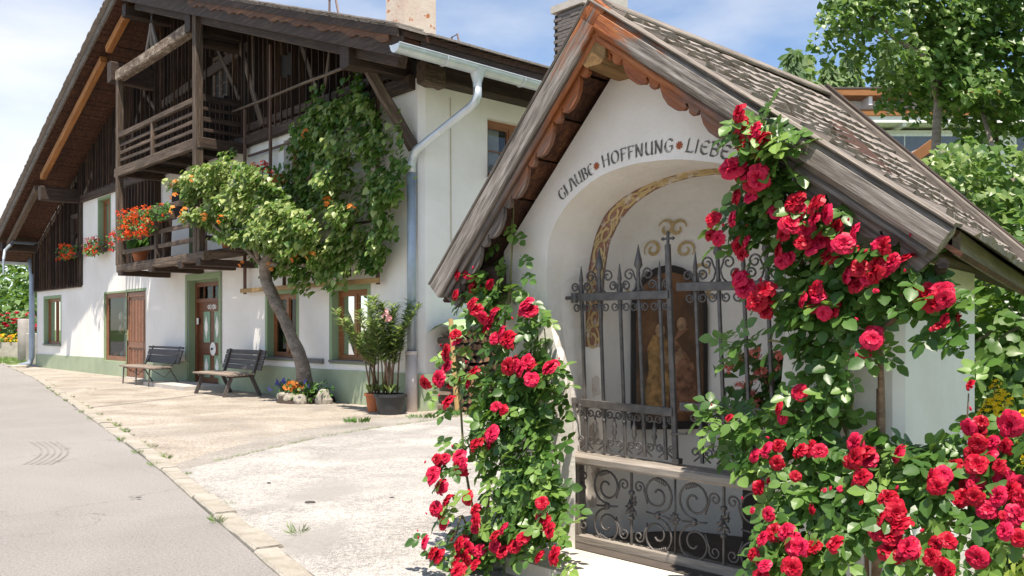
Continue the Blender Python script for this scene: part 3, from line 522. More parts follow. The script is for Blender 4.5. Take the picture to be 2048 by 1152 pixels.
def curtain(parent, fn, u0, u1, v0, v1, depth, mat=CURTAIN, folds=9):
    mb = MB(); n = folds*4; row = []
    for i in range(n+1):
        u = u0+(u1-u0)*i/n; d = depth+.025*math.sin(i/n*folds*6.28); row.append((u, d))
    for (ua, da), (ub, db) in zip(row[:-1], row[1:]): mb.quad(fn(ua,v0,da), fn(ub,v0,db), fn(ub,v1,db), fn(ua,v1,da))
    mb.build('curtain', mat, parent, True)
def casement(parent, fn, u0, u1, v0, v1, d, mat, fw=.075, mull=True, reveal=None, surround=0, bars=0, cur=True, sill=None, pane=None):
    """a window: frame mesh with panes, reveal, sill and curtain as its parts. fn(u,v,depth)->point"""
    mb = MB()
    def fb(a, b, c, e, d0, d1):
        mb.add([fn(a,c,d0),fn(b,c,d0),fn(b,e,d0),fn(a,e,d0),fn(a,c,d1),fn(b,c,d1),fn(b,e,d1),fn(a,e,d1)], [(0,3,2,1),(4,5,6,7),(0,1,5,4),(1,2,6,5),(2,3,7,6),(3,0,4,7)])
    fb(u0, u0+fw, v0, v1, d, d+.07); fb(u1-fw, u1, v0, v1, d, d+.07); fb(u0+fw, u1-fw, v0, v0+fw, d, d+.07); fb(u0+fw, u1-fw, v1-fw, v1, d, d+.07)
    um = (u0+u1)/2
    if mull: fb(um-.045, um+.045, v0+fw, v1-fw, d-.006, d+.06)
    # inner casement frames
    cells = [(u0+fw, um-.045), (um+.045, u1-fw)] if mull else [(u0+fw, u1-fw)]
    for a, b in cells:
        g = .035; fb(a, a+g, v0+fw, v1-fw, d+.012, d+.062); fb(b-g, b, v0+fw, v1-fw, d+.012, d+.062); fb(a+g, b-g, v0+fw, v0+fw+g, d+.012, d+.062); fb(a+g, b-g, v1-fw-g, v1-fw, d+.012, d+.062)
        for k in range(bars):
            vv = v0+fw+(v1-v0-2*fw)*(k+1)/(bars+1); fb(a+g, b-g, vv-.012, vv+.012, d+.02, d+.05)
    W = mb.build('window', mat, parent)
    for a, b in cells:
        m2 = MB(); m2.quad(fn(a,v0+fw,d+.035), fn(b,v0+fw,d+.035), fn(b,v1-fw,d+.035), fn(a,v1-fw,d+.035)); m2.build('pane', pane or GLASS, W)
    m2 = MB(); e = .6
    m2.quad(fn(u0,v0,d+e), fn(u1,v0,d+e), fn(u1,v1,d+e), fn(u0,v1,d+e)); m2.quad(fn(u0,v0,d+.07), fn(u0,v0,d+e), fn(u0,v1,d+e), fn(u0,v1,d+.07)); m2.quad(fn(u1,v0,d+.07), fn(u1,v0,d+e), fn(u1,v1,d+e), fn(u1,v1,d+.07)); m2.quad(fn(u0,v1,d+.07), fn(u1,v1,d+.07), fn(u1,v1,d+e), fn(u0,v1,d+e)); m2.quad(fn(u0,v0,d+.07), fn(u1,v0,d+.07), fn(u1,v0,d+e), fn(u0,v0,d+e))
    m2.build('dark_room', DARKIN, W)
    if reveal:
        m2 = MB(); m2.quad(fn(u0,v0,-.001), fn(u0,v0,d+.01), fn(u0,v1,d+.01), fn(u0,v1,-.001)); m2.quad(fn(u1,v0,-.001), fn(u1,v0,d+.01), fn(u1,v1,d+.01), fn(u1,v1,-.001)); m2.quad(fn(u0,v1,-.001), fn(u1,v1,-.001), fn(u1,v1,d+.01), fn(u0,v1,d+.01)); m2.quad(fn(u0,v0,-.001), fn(u1,v0,-.001), fn(u1,v0,d+.01), fn(u0,v0,d+.01))
        if surround:
            s = surround; q = -.004
            for A in ((u0-s,u0,v0-s*.6,v1+s),(u1,u1+s,v0-s*.6,v1+s),(u0,u1,v1,v1+s),(u0,u1,v0-s*.6,v0)): m2.quad(fn(A[0],A[2],q), fn(A[1],A[2],q), fn(A[1],A[3],q), fn(A[0],A[3],q))
        m2.build('reveal', reveal, W)
    if sill:
        m2 = MB(); a, b = u0-.04, u1+.04
        m2.add([fn(a,v0-.03,-.06),fn(b,v0-.03,-.06),fn(b,v0+.008,-.06),fn(a,v0+.008,-.06),fn(a,v0-.03,d),fn(b,v0-.03,d),fn(b,v0+.015,d),fn(a,v0+.015,d)], [(0,3,2,1),(4,5,6,7),(0,1,5,4),(1,2,6,5),(2,3,7,6),(3,0,4,7)])
        m2.build('sill', sill, W)
    if cur:
        for a, b in ((u0+fw, u0+(u1-u0)*.36), (u1-(u1-u0)*.36, u1-fw)): curtain(W, lambda u, v, dd: fn(u, v, dd), a, b, v0+.1, v1-fw, d+.12, folds=5)
    return W
FN = lambda u, v, d: hp(u, d, v)
SILLM = plain('grey_sill', (.16,.15,.145), .6, 0, .1)
casement(house, FN, *FRONT[0], .13, FRAMEW, reveal=GREENR, surround=.10, sill=SILLM)
casement(house, FN, *FRONT[3], .14, FRAMEW, reveal=GREENR, surround=.10, sill=SILLM, cur=False)
casement(house, FN, *FRONT[4], .14, FRAMEW, reveal=GREENR, surround=.10, sill=SILLM, cur=False)
casement(house, FN, *FRONT[5], .14, FRAMEW, reveal=GREENR, surround=.07, sill=GREENR)
casement(house, FN, *FRONT[6], .20, FRAMEW, reveal=WHITE, sill=WHITE)
SN = lambda u, v, d: hp(d, u, v)
casement(house, SN, 1.42, 2.75, 3.95, 5.0, .13, FRAMEW, reveal=WHITE, bars=1, fw=.1, sill=WHITE, mull=True)
# window in the timber patch on the left
casement(house, lambda u, v, d: hp(u, d-.08, v), 17.72, 18.6, 3.75, 4.95, .03, DARKW, mull=False, cur=True, fw=.09)

# --- shop front: show window and brown door
W = casement(house, FN, 13.68, 15.5, .43, 2.36, .05, SHOPW, fw=.10, mull=False, cur=False, reveal=GREENR, surround=.05)
m2 = MB(); m2.quad(FN(12.2,2.36,0), FN(13.68,2.36,0), FN(13.68,2.36,.1), FN(12.2,2.36,.1)); m2.quad(FN(12.2,0,0), FN(12.2,0,.1), FN(12.2,2.36,.1), FN(12.2,2.36,0)); m2.quad(FN(12.15,2.361,-.004), FN(13.68,2.361,-.004), FN(13.68,2.43,-.004), FN(12.15,2.43,-.004)); m2.build('reveal', GREENR, W)
for z, col in ((1.55,(.12,.07,.05)),(1.18,(.12,.07,.05))):
    m2 = MB(); m2.box(-15.1,-14.05,.2,.42,z,z+.05); m2.build('shelf', plain('shelf_brown', col, .7) if z > 1.5 else bpy.data.materials['shelf_brown'], W)
rs = random.Random(2)
GOODS = [plain('goods_%d' % i, c, .5) for i, c in enumerate(((.75,.7,.62),(.6,.24,.08),(.2,.26,.12),(.72,.69,.65),(.7,.16,.12)))]
for z in (1.60, 1.23):
    for i in range(7):
        m2 = MB(); r_ = rs.uniform(.04,.08); h_ = rs.uniform(.1,.24); m2.lathe([(r_*.6,0),(r_,h_*.3),(r_*.8,h_*.7),(r_*.4,h_),(.001,h_)], (-15.0+i*.145,.31,z), 10); m2.build('display_ware', GOODS[i % 4], W, True)
m2 = MB(); m2.box(-15.4,-13.78,.14,.55,.53,.56); m2.build('display_board', GOODS[3], W)
for i in range(9):
    m2 = MB(); r_ = rs.uniform(.05,.1); m2.lathe([(r_*.7,0),(r_,r_*.7),(r_*.5,r_*1.6),(.001,r_*1.8)], (-15.25+i*.17,.3+rs.uniform(-.05,.05),.56), 10); m2.build('display_ware', GOODS[(i*3+4) % 5], W, True)
m2 = MB(); m2.box(-15.35,-13.85,.5,.53,.6,2.25); m2.build('backdrop', GOODS[3], W)
D = MB(); D.box(-13.66,-12.22,.05,.10,.02,2.34); D = D.build('shop_door', SHOPW, house)
for a0, a1, z0, z1 in ((12.22,12.33,.02,2.34),(13.52,13.66,.02,2.34),(12.33,13.52,2.22,2.34),(12.33,13.52,.02,.16),(12.33,13.52,.83,.98)):
    m2 = MB(); m2.box(-a0,-a1,.02,.055,z0,z1); m2.build('door_rail', SHOPW, D)
for i in range(5):
    a = 12.45+i*.235
    m2 = MB(); m2.box(-a,-a-.13,.035,.058,.99,2.12); m2.build('door_panel', SHOPW, D)
    m2 = MB(); m2.box(-a,-a-.13,.035,.058,.22,.78); m2.build('door_panel', SHOPW, D)
m2 = MB(); m2.box(-13.60,-13.55,.0,.03,1.02,1.30); m2.tube([(-13.575,.01,1.2),(-13.575,-.05,1.2),(-13.44,-.05,1.2)], .012, 6); m2.build('door_handle', plain('brass', (.6,.5,.28), .35, .7), D)

# --- main entrance
bD = .19
D = MB(); D.box(-9.3,-7.7,bD+.02,bD+.07,-.02,1.98); D = D.build('entrance_door', DOORW, house)
m2 = MB()
for a0, a1, z0, z1 in ((9.26,9.38,-.02,2.45),(7.61,7.72,-.02,2.45),(7.72,9.26,2.35,2.45),(7.72,9.26,1.97,2.06)): m2.box(-a0,-a1,bD-.03,bD+.06,z0,z1)
m2.build('door_frame', DOORW, D)
m2 = MB(); m2.box(-9.26,-7.72,bD+.03,bD+.035,2.06,2.35); m2.build('transom_pane', GLASS, D)
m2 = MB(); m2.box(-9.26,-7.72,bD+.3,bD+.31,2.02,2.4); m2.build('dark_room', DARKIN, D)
for a in (8.95,8.45): m2 = MB(); m2.box(-a,-a+.03,bD+.0,bD+.03,2.06,2.35); m2.build('transom_bar', DOORW, D)
m2 = MB()
for u in (9.38, 7.61): m2.quad(FN(u,-.02,-.001), FN(u,-.02,bD+.08), FN(u,2.5,bD+.08), FN(u,2.5,-.001))
m2.quad(FN(7.61,2.5,-.001), FN(9.38,2.5,-.001), FN(9.38,2.5,bD+.08), FN(7.61,2.5,bD+.08)); m2.quad(FN(7.61,2.44,bD), FN(9.38,2.44,bD), FN(9.38,2.5,bD), FN(7.61,2.5,bD))
for A in ((9.38,9.5,-.02,2.64),(7.5,7.61,-.02,2.64),(7.61,9.38,2.5,2.64)): m2.quad(FN(A[0],A[2],-.036), FN(A[1],A[2],-.036), FN(A[1],A[3],-.036), FN(A[0],A[3],-.036))
m2.build('reveal', GREENR, D)
DG = plain('door_green', (.22,.36,.24), .55); DWH = plain('door_white', (.82,.8,.76), .55)
for a in (8.78, 8.18):
    for z0, z1 in ((1.02,1.75),(.2,.72)):
        m2 = MB(); m2.box(-a-.17,-a+.17,bD+.003,bD+.019,z0,z1); p_ = m2.build('door_panel', DG, D)
        m2 = MB(); zc, hh = (z0+z1)/2, (z1-z0)*.38; m2.prism([(0,-hh),(.10,0),(0,hh),(-.10,0)], lambda u, v, t: (-a+u, t, zc+v), bD-.012, bD+.004); m2.build('diamond', DWH, p_)
m2 = MB(); m2.lathe([(.001,.0),(.15,0),(.16,.012),(.001,.02)], (0,0,0), 20); ob = m2.build('round_plate', DWH, D, mw=Matrix.Translation((-8.45, bD+.02, .87)) @ Matrix.Rotation(R(90), 4, 'X'))
m2 = MB(); m2.lathe([(.02,0),(.03,.03),(.001,.05)], (0,0,.02), 10); m2.build('door_knob', BLACKP, D, True, mw=Matrix.Translation((-8.45, bD+.02, .87)) @ Matrix.Rotation(R(90), 4, 'X'))
for sx in (-1, 1):
    pts = [(-8.5+sx*(.03+.2*t), bD+.012, 1.86+.055*math.sin(t*6.28)*(1-t*.3)) for t in np.linspace(0,1,10)]
    pts2 = [(p[0], p[1], 3.72-p[2]) for p in pts]; m2 = MB(); m2.tube(pts, .014, 5); m2.tube(pts2, .014, 5); m2.build('white_ornament', DWH, D)
m2 = MB(); m2.box(-9.26,-9.16,bD-.045,bD-.03,1.45,1.6); m2.build('house_plate', DWH, D)
mb = MB(); mb.box(-9.7,-7.3,-.95,-.04,-.02,.09); step = mb.build('door_step', CONC, house)
# white meter box by the bench
mb = MB(); mb.box(-10.0,-9.62,-.12,-.003,.60,.82); mb.box(-9.60,-9.55,-.10,-.003,.62,.80); mb.build('wall_box', plain('white_box', (.72,.7,.68), .6), house)
mb = MB(); mb.box(-3.95,-3.05,-.05,-.003,.69,.78); mb.build('wall_ledge', SILLM, house)

# --- balcony door and dark partition on the lower balcony
D = MB(); D.box(-9.3,-8.35,.16,.2,2.92,4.8); D = D.build('balcony_door', DOORW, house)
m2 = MB(); m2.quad(FN(9.35,2.9,-.001), FN(9.35,2.9,.2), FN(9.35,4.85,.2), FN(9.35,4.85,-.001)); m2.quad(FN(8.3,2.9,-.001), FN(8.3,2.9,.2), FN(8.3,4.85,.2), FN(8.3,4.85,-.001)); m2.quad(FN(8.3,4.85,-.001), FN(9.35,4.85,-.001), FN(9.35,4.85,.2), FN(8.3,4.85,.2)); m2.build('reveal', GREENR, D)
for i in range(11):
    a = 11.05+i*.235; timber('partition_board', house, hp(a+.11,-.05,2.92), hp(a+.11,-.05,5.2), .05, .225, PLANKW, .006)

# --- gable planks
rp_ = random.Random(8); a = .25
while a < LEN-.1:
    wdt = rp_.uniform(.19,.30); am = a+wdt/2
    zb = 5.42 if am < 17.5 else 2.66
    zt = ztop(am)-.42
    if am < 17.5 and a+wdt > 17.55: wdt = 17.54-a; am = a+wdt/2
    if zt-zb > .1:
        for (hole_a0, hole_a1, hz0, hz1) in ((17.72,18.6,3.75,4.95),(7.1,7.85,6.5,7.5),(4.2,4.62,6.35,6.8),(9.3,9.95,5.3,7.3)):
            if hole_a0 < am < hole_a1 and zb < hz0:
                timber('plank', house, hp(am,-.03+rp_.uniform(-.012,.012),zb), hp(am,-.03,hz0), .03, wdt-.012, PLANKW, .004, .004); zb = hz1
        timber('plank', house, hp(am,-.03+rp_.uniform(-.012,.012),zb), hp(am,-.03,zt), .03, wdt-.012, PLANKW, .004, .004)
    a += wdt
mb = MB(); mb.prism([(0,5.44),(17.5,5.44),(17.5,2.7),(LEN,2.7),(LEN,ztop(LEN)-.35),(16,ztop(16)-.35),(10.3,9.2),(0,ztop(0)-.35)], lambda u, v, t: hp(u, t, v), -.012, .10)
mb.build('gable_backing', DARKIN, house)
# horizontal timbers of the gable
timber('sill_beam', house, hp(.15,-.06,5.36), hp(17.5,-.06,5.36), .14, .24, DARKW, .02, .012)
timber('sill_beam', house, hp(.3,-.07,5.62), hp(6.1,-.07,5.62), .12, .17, DARKW, .02, .02)
timber('sill_beam', house, hp(17.6,-.05,2.70), hp(22.68,-.05,2.70), .08, .13, BALCW, .01)
timber('sill_beam', house, hp(17.6,-.05,3.95), hp(22.5,-.05,3.62), .06, .12, BALCW, .01)
timber('corner_board', house, hp(17.58,-.05,2.66), hp(17.58,-.05,5.5), .06, .10, BALCW, .01)
timber('corner_board', house, hp(22.64,-.05,2.66), hp(22.64,-.05,4.1), .08, .12, BALCW, .01)
timber('gable_rail', house, hp(6.0,-.08,7.35), hp(10.9,-.08,7.0), .08, .22, DARKW, .02, .01)
for p, q, w_ in (((7.65,7.8),(6.38,6.26),.11),((6.38,7.45),(5.34,5.55),.16),((3.78,6.92),(3.03,5.62),.12),((5.79,7.67),(5.72,6.4),.07),((12.5,7.9),(11.1,6.85),.12),((13.0,6.4),(11.9,7.7),.12),((2.6,6.7),(2.9,5.6),.08),((1.7,6.3),(1.75,5.5),.10),((14.3,7.0),(13.3,6.2),.12)):
    timber('brace_board', house, hp(p[0],-.10,p[1]), hp(q[0],-.10,q[1]), .05, w_, BALCW, .008, .006, up=(0,1,0), roll=R(90))
# little window and hatch in the gable
casement(house, lambda u, v, d: hp(u, d-.06, v), 7.1, 7.85, 6.5, 7.5, .0, BALCW, fw=.04, bars=2, cur=False, pane=DARKIN)
casement(house, lambda u, v, d: hp(u, d-.06, v), 9.3, 9.95, 5.3, 7.3, .0, DOORW, fw=.06, mull=False, cur=True)
mb = MB(); mb.box(-4.2,-4.62,-.02,-.016,6.35,6.8); mb.build('hatch', DARKIN, house)

# --- roof
BV = -1.28                       # verge plane
roof = thing_roof = link('roof', None, house)
TOPM = SHINGLE
prof = [(-1.25,5.60),(10.3,9.60),(13.2,8.44),(16,7.30),(19.6,5.74),(22.2,4.62),(24.0,3.86)]
mb = MB(); n = len(prof)
for (a0, z0), (a1, z1) in zip(prof[:-1], prof[1:]):
    mb.add([hp(a0,BV,z0),hp(a1,BV,z1),hp(a1,DEP+1,z1),hp(a0,DEP+1,z0),hp(a0,BV,z0-.09),hp(a1,BV,z1-.09),hp(a1,DEP+1,z1-.09),hp(a0,DEP+1,z0-.09)], [(0,3,2,1),(4,5,6,7),(0,1,5,4),(2,3,7,6)])
mb.add([hp(-1.25,BV,5.6),hp(-1.25,DEP+1,5.6),hp(-1.25,DEP+1,5.51),hp(-1.25,BV,5.51)], [(0,1,2,3)])
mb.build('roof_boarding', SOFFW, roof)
# soffit boards under the verge overhang and eave (many, thin: one part)
mb = MB(); rsb = random.Random(4); a = -1.1
while a < 23.9:
    wd = rsb.uniform(.13,.2); z0, z1 = ztop(a)-.095, ztop(a+wd-.015)-.095; th = rsb.uniform(.02,.035)
    mb.add([hp(a,BV+.02,z0),hp(a+wd-.015,BV+.02,z1),hp(a+wd-.015,.2,z1),hp(a,.2,z0),hp(a,BV+.02,z0-th),hp(a+wd-.015,BV+.02,z1-th),hp(a+wd-.015,.2,z1-th),hp(a,.2,z0-th)], [(0,3,2,1),(4,5,6,7),(0,1,5,4),(1,2,6,5),(2,3,7,6),(3,0,4,7)])
    a += wd
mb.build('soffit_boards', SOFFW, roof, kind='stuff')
# shingle edge along the verge: layered rough shakes
mb = MB(); a = -1.3
while a < 24:
    for lay in range(3):
        wd = rsb.uniform(.10,.17); zz = ztop(a)+.010+lay*.024+rsb.uniform(-.003,.003); sl = (ztop(a+.01)-ztop(a))/.01; o = BV-.05-lay*.03-rsb.uniform(0,.025)
        L_ = .5; th = .022
        mb.add([hp(a,o,zz),hp(a+wd,o,zz+sl*wd),hp(a+wd,o+L_,zz+sl*wd),hp(a,o+L_,zz),hp(a,o,zz+th),hp(a+wd,o,zz+sl*wd+th),hp(a+wd,o+L_,zz+sl*wd+th),hp(a,o+L_,zz+th)], [(0,3,2,1),(4,5,6,7),(0,1,5,4),(1,2,6,5),(2,3,7,6),(3,0,4,7)])
    a += .105
mb.build('verge_shingles', SHINGLE, roof, kind='stuff')
# eave shingles on the right slope and top skin
mb = MB()
for row in range(30):
    a0 = -1.34+row*.40; b = -.8
    if a0 > 10: break
    while b < 13.5:
        wd = rsb.uniform(.14,.3); z0 = ztop(max(a0,-1.25))+(a0+1.25 if a0 < -1.25 else 0)*.345+.03; z1 = ztop(a0+.46)+.028; th = .03
        mb.add([hp(a0,b,z0),hp(a0,b+wd-.01,z0),hp(a0+.46,b+wd-.01,z1-.02),hp(a0+.46,b,z1-.02),hp(a0,b,z0+th),hp(a0,b+wd-.01,z0+th),hp(a0+.46,b+wd-.01,z1),hp(a0+.46,b,z1)], [(0,3,2,1),(4,5,6,7),(0,1,5,4),(1,2,6,5),(2,3,7,6),(3,0,4,7)])
        b += wd
mb.build('slope_shingles', SHINGLE, roof, kind='stuff')
# verge boards
def rake_board(name, a0, a1, top, bot, b0, b1, mat, parent=roof, scallop=None):
    mb = MB(); n = max(2, int(abs(a1-a0)/.12)); up = []; lo = []
    for i in range(n+1):
        a = a0+(a1-a0)*i/n; z = ztop(a)
        s = scallop(i) if scallop else 0
        up.append((a, z-top)); lo.append((a, z-bot-s))
    mb.prism(up+lo[::-1], lambda u, v, t: hp(u, t, v), b0, b1); return mb.build(name, mat, parent)
scp = lambda i: (.0,.04,.055,.02,.0,.0,.03)[i % 7]
VALD = wood('old_valance_wood', (.035,.014,.006), (.12,.048,.018), (.26,.125,.05), (1.0,20,20), .7, .4, .1)
rake_board('verge_board', -1.25, 10.3, .04, .40, BV, BV+.05, DARKW)
rake_board('verge_valance', -1.0, 6.2, .08, .19, BV-.035, BV-.004, VALD, scallop=scp)
rake_board('verge_cap_board', -1.27, 10.3, -.005, .11, BV-.07, BV-.04, DARKW)
rake_board('verge_board', 10.3, 24.0, .03, .20, BV-.03, BV+.02, GREYW)
timber('eave_fascia', roof, hp(-1.20,-.9,5.46), hp(-1.20,DEP,5.46), .05, .16, DARKW)
# purlins and wall plates
for a, z, h, w_, b1 in ((.38,5.64,.42,.26,.1),(6.5,7.72,.42,.28,.1),(11.35,7.72,.5,.3,.1),(17.6,5.42,.42,.3,.1),(22.3,4.15,.28,.3,.1),(10.3,8.98,.3,.25,.1)):
    timber('purlin', roof, hp(a,BV+.08,z), hp(a,b1,z), w_, h, DARKW if a != .38 else DARKW, .03, .012)
timber('purlin', roof, hp(6.5,BV+.3,7.36), hp(6.5,.1,7.36), .22, .16, DARKW, .03, .012)
timber('wall_plate', roof, hp(-.10,.12,5.56), hp(-.10,DEP,5.56), .30, .46, DARKW, .03, .012)
timber('wall_plate_end', roof, hp(-.16,-.12,5.44), hp(-.16,.3,5.44), .24, .36, BALCW, .04, .02)
timber('tie_beam', roof, hp(10.95,-1.07,7.55), hp(6.5,-1.07,7.62), .22, .26, BARKW, .03, .01)
for a0, a1 in ((10.35,12.0),(12.4,18.0),(18.6,22.2)):
    timber('rafter', roof, hp(a0,-1.0,ztop(a0)-.45), hp(a1,-1.0,ztop(a1)-.45), .16, .18, ORANGEW if a1 < 20 else BALCW, .015)
timber('rafter', roof, hp(9.9,-1.0,ztop(9.9)-.45), hp(-.9,-1.0,ztop(-.9)-.45), .16, .18, DARKW, .015)
timber('rafter', roof, hp(17.7,-.08,ztop(17.7)-.55), hp(22.4,-.08,ztop(22.4)-.5), .12, .16, BALCW, .015)
timber('corner_brace', roof, hp(.14,-.04,4.28), hp(.42,-.72,5.5), .15, .17, BALCW, .02, .01)
timber('hook_brace', roof, hp(17.0,-.06,5.45), hp(16.2,-.06,6.0), .12, .16, BALCW, .03, .01)
# hanging ridge truss and chain
for a1 in (9.35, 8.9, 8.6): timber('hanging_strut', roof, hp(9.0,-1.02,8.35), hp(a1,-1.02,7.68), .06, .09, GREYW, .01)
mb = MB()
for i in range(6):
    c = Vector(hp(9.0,-1.02,8.42+i*.07)); mb.tube([c+Vector((.02*math.cos(t)*(1 if i % 2 else 0), .02*math.cos(t)*(0 if i % 2 else 1), .045*math.sin(t))) for t in np.linspace(0,6.28,9)], .007, 4)
mb.build('chain', IRON, roof)
# chimneys
def chimney(name, a0, a1, b0, b1, zb, zt, mat, cap=None):
    mb = MB(); mb.box(-a0,-a1,b0,b1,zb,zt); o = mb.build(name, mat, roof)
    if cap: mb = MB(); mb.box(-a0+.06,-a1-.06,b0-.06,b1+.06,zt+.002,zt+.12); mb.build('chimney_cap', cap, o)
    return o
CHIM = plaster('peeling_chimney_render', (.60,.53,.45), (.42,.16,.07), .25, 1.5, .5)
m_, nt, bs = CHIM, CHIM.node_tree, CHIM.node_tree.nodes['Principled BSDF']
old = bs.inputs['Base Color'].links[0].from_socket
nt.links.new(mixc(nt, ramp(nt, noise_n(nt, mapped(nt,(1,1,1.0)), 4.2, 4, .6), [(.60,(0,0,0)),(.63,(1,1,1))]), old, (.42,.15,.06)), bs.inputs['Base Color'])
chimney('chimney', 4.05, 4.75, 2.55, 3.4, 6.9, 10.4, CHIM)
BRK = MB(); BRK.box(-3.9,-4.9,8.0,8.7,7.2,9.62); dch = BRK.build('chimney', DARKIN, roof)
BRKM = plaster('sooty_chimney_brick', (.17,.15,.14), (.09,.08,.075), .5, 3, .6)
mbb = MB(); vs, fs = chamfer_box(.30, .05, .085, .008); mbb.add(vs, fs); bme = mbb.mesh('brick', BRKM)
mbs = MB(); vs, fs = chamfer_box(.24, .05, .085, .008); mbs.add(vs, fs); bms = mbs.mesh('brick', BRKM)
for r_ in range(22):
    z = 7.6+r_*.094
    for k in range(4):
        x = -4.86+k*.31+(.15 if r_ % 2 else 0)
        if x < -3.9: link('brick', bms if x > -4.05 else bme, dch, Matrix.Translation((min(x+.1,-4.03), 7.99+random.uniform(-.008,.008), z)))
    for k in range(3):
        y = 8.08+k*.26+(.1 if r_ % 2 else 0)
        if y < 8.7: link('brick', bms, dch, Matrix.Translation((-3.89+random.uniform(-.008,.008), y, z)) @ Matrix.Rotation(R(90), 4, 'Z'))
mb = MB(); mb.box(-4.98,-3.82,7.92,8.78,9.68,9.86); mb.build('chimney_cap', CONC, dch)
chimney('chimney', 3.75, 4.35, 8.95, 9.6, 7.0, 10.6, CONC)
# snow hooks on the roof
HOOK = plain('rusty_hook', (.20,.14,.12), .6, .4)
for a, b in ((1.0,-1.1),(1.6,1.9),(.6,4.9)):
    z = ztop(a)+.1; mb = MB(); mb.tube([hp(a,b,z-.1), hp(a,b,z+.2), hp(a-.18,b,z+.22), hp(a-.3,b,z-.15)], .02, 5); mb.build('snow_hook', HOOK, roof)

# --- gutters and downpipes
GZ = 5.36
def half_gutter(name, p, q, r, mat, parent):
    p, q = Vector(p), Vector(q); d = (q-p).normalized(); x = Vector((0,0,1)).cross(d).normalized(); mb = MB(); n = 10; outs = []
    for c in (p, q):
        for rad in (r, r-.008): outs.append([c+x*rad*math.cos(math.pi+math.pi*k/n)+Vector((0,0,1))*rad*math.sin(math.pi+math.pi*k/n) for k in range(n+1)])
    for i, j in ((0,2),(1,3)):
        for k in range(n): mb.quad(outs[i][k], outs[i][k+1], outs[j][k+1], outs[j][k])
    mb.add(outs[0], [tuple(range(n+1))])
    for k in (0, n): mb.tube([outs[0][k], outs[2][k]], .014, 6)
    return mb.build(name, mat, parent)
gut = half_gutter('gutter', hp(-1.30,-1.42,GZ-.015), hp(-1.30,12,GZ-.17), .115, ZINC, house)
for b in (-.55, 1.0, 2.4, 4.0, 5.6):
    mb = MB(); mb.tube([hp(-1.30+.122*math.cos(t), b, GZ-.03-.012*b+.122*math.sin(t)) for t in np.linspace(math.pi,2*math.pi,10)], .012, 4); mb.build('gutter_strap', ZINC, gut)
mb = MB(); mb.lathe([(.13,.0),(.10,-.1),(.07,-.2),(.065,-.3)], hp(-1.30,.1,GZ-.07), 14)
mb.tube([hp(-1.30,.1,GZ-.35), hp(-1.30,.1,GZ-.47), hp(-1.26,.09,GZ-.55), hp(-1.18,.07,GZ-.62), hp(-.05,-.13,4.22), hp(.02,-.14,4.12), hp(.06,-.145,4.0), hp(.06,-.145,3.85)], .068, 12)
mb.build('downpipe', ZINC, house, True)
mb = MB(); mb.tube([hp(.06,-.145,3.86), hp(.06,-.145,.93)], .075, 14); mb.build('downpipe', PIPEG, house, True)
mb = MB(); mb.tube([hp(.06,-.145,.96), hp(.06,-.145,.0)], .098, 14); mb.lathe([(.098,0),(.106,.01),(.106,.05),(.098,.06)], hp(.06,-.145,.93), 14); mb.build('downpipe_foot', PIPEP, house, True)
mb = MB(); mb.tube([hp(23.1,-.1,3.8), hp(23.0,-.12,3.55), hp(22.75,-.14,3.2), hp(22.78,-.14,.35), hp(22.78,-.2,.12), hp(22.85,-.5,.04)], .095, 10); mb.build('downpipe', PIPEG, house, True)
half_gutter('gutter', hp(24.0,-1.4,3.75), hp(24.0,6,3.7), .1, ZINC, house)
mb = MB(); mb.tube([hp(-.012,.6,5.2), hp(-.012,.62,2.2)], .008, 4); mb.build('wall_cable', plain('cable_yellow', (.42,.38,.25), .6), house)
mb = MB(); mb.tube([hp(22.3,-.1,4.3), hp(21.6,-1.0,4.25), hp(20.9,-1.4,3.9), hp(20.6,-1.5,3.6), hp(20.6,-1.5,3.1)], [.06,.05,.045,.04,.03], 6); mb.build('lamp_arm', PIPEG, house)

# --- balconies
BB = -1.08
def balcony(name, parent=house):
    return link(name, None, parent)
ub = balcony('balcony'); lb = balcony('balcony'); ub['label'] = 'upper wooden balcony under the gable'; lb['label'] = 'lower wooden balcony with the orange geraniums'
timber('post', ub, hp(10.95,BB,2.9), hp(10.95,BB,7.45), .15, .15, BALCW, .012, .006)
timber('post', ub, hp(6.25,BB,2.9), hp(6.25,BB,8.0), .17, .17, BALCW, .012, .006)
timber('post', ub, hp(8.7,BB,5.25), hp(8.7,BB,6.02), .10, .12, BALCW, .01)
timber('floor_beam', ub, hp(11.15,BB,5.19), hp(6.15,BB,5.19), .12, .22, BALCW, .015, .008)
timber('floor_beam', ub, hp(6.2,BB,5.19), hp(6.2,-.1,5.19), .12, .22, DARKW, .015, .008)
for i in range(5): timber('floor_board', ub, hp(11.05,-.12-.2*i,5.26), hp(6.2,-.12-.2*i,5.26), .19, .035, DARKW, .004)
for a in (10.9,9.6,8.3,7.0): timber('joist', ub, hp(a,-1.0,5.15), hp(a,.05,5.15), .14, .14, DARKW, .01)
timber('hand_rail', ub, hp(11.0,BB-.02,6.08), hp(6.2,BB-.02,6.08), .09, .12, BALCW, .012, .006)
for z in (5.84,5.66,5.47): timber('rail', ub, hp(10.95,BB,z), hp(6.25,BB,z), .04, .075, BALCW, .008, .006)
for z, h in ((6.12,.14),(5.90,.07),(5.68,.10),(5.46,.07)): timber('rail', ub, hp(6.2,BB,z), hp(6.2,-.05,z), .04, h, DARKW, .008, .006)
timber('post', ub, hp(6.15,-.08,5.2), hp(6.15,-.08,7.4), .10, .10, DARKW, .01)
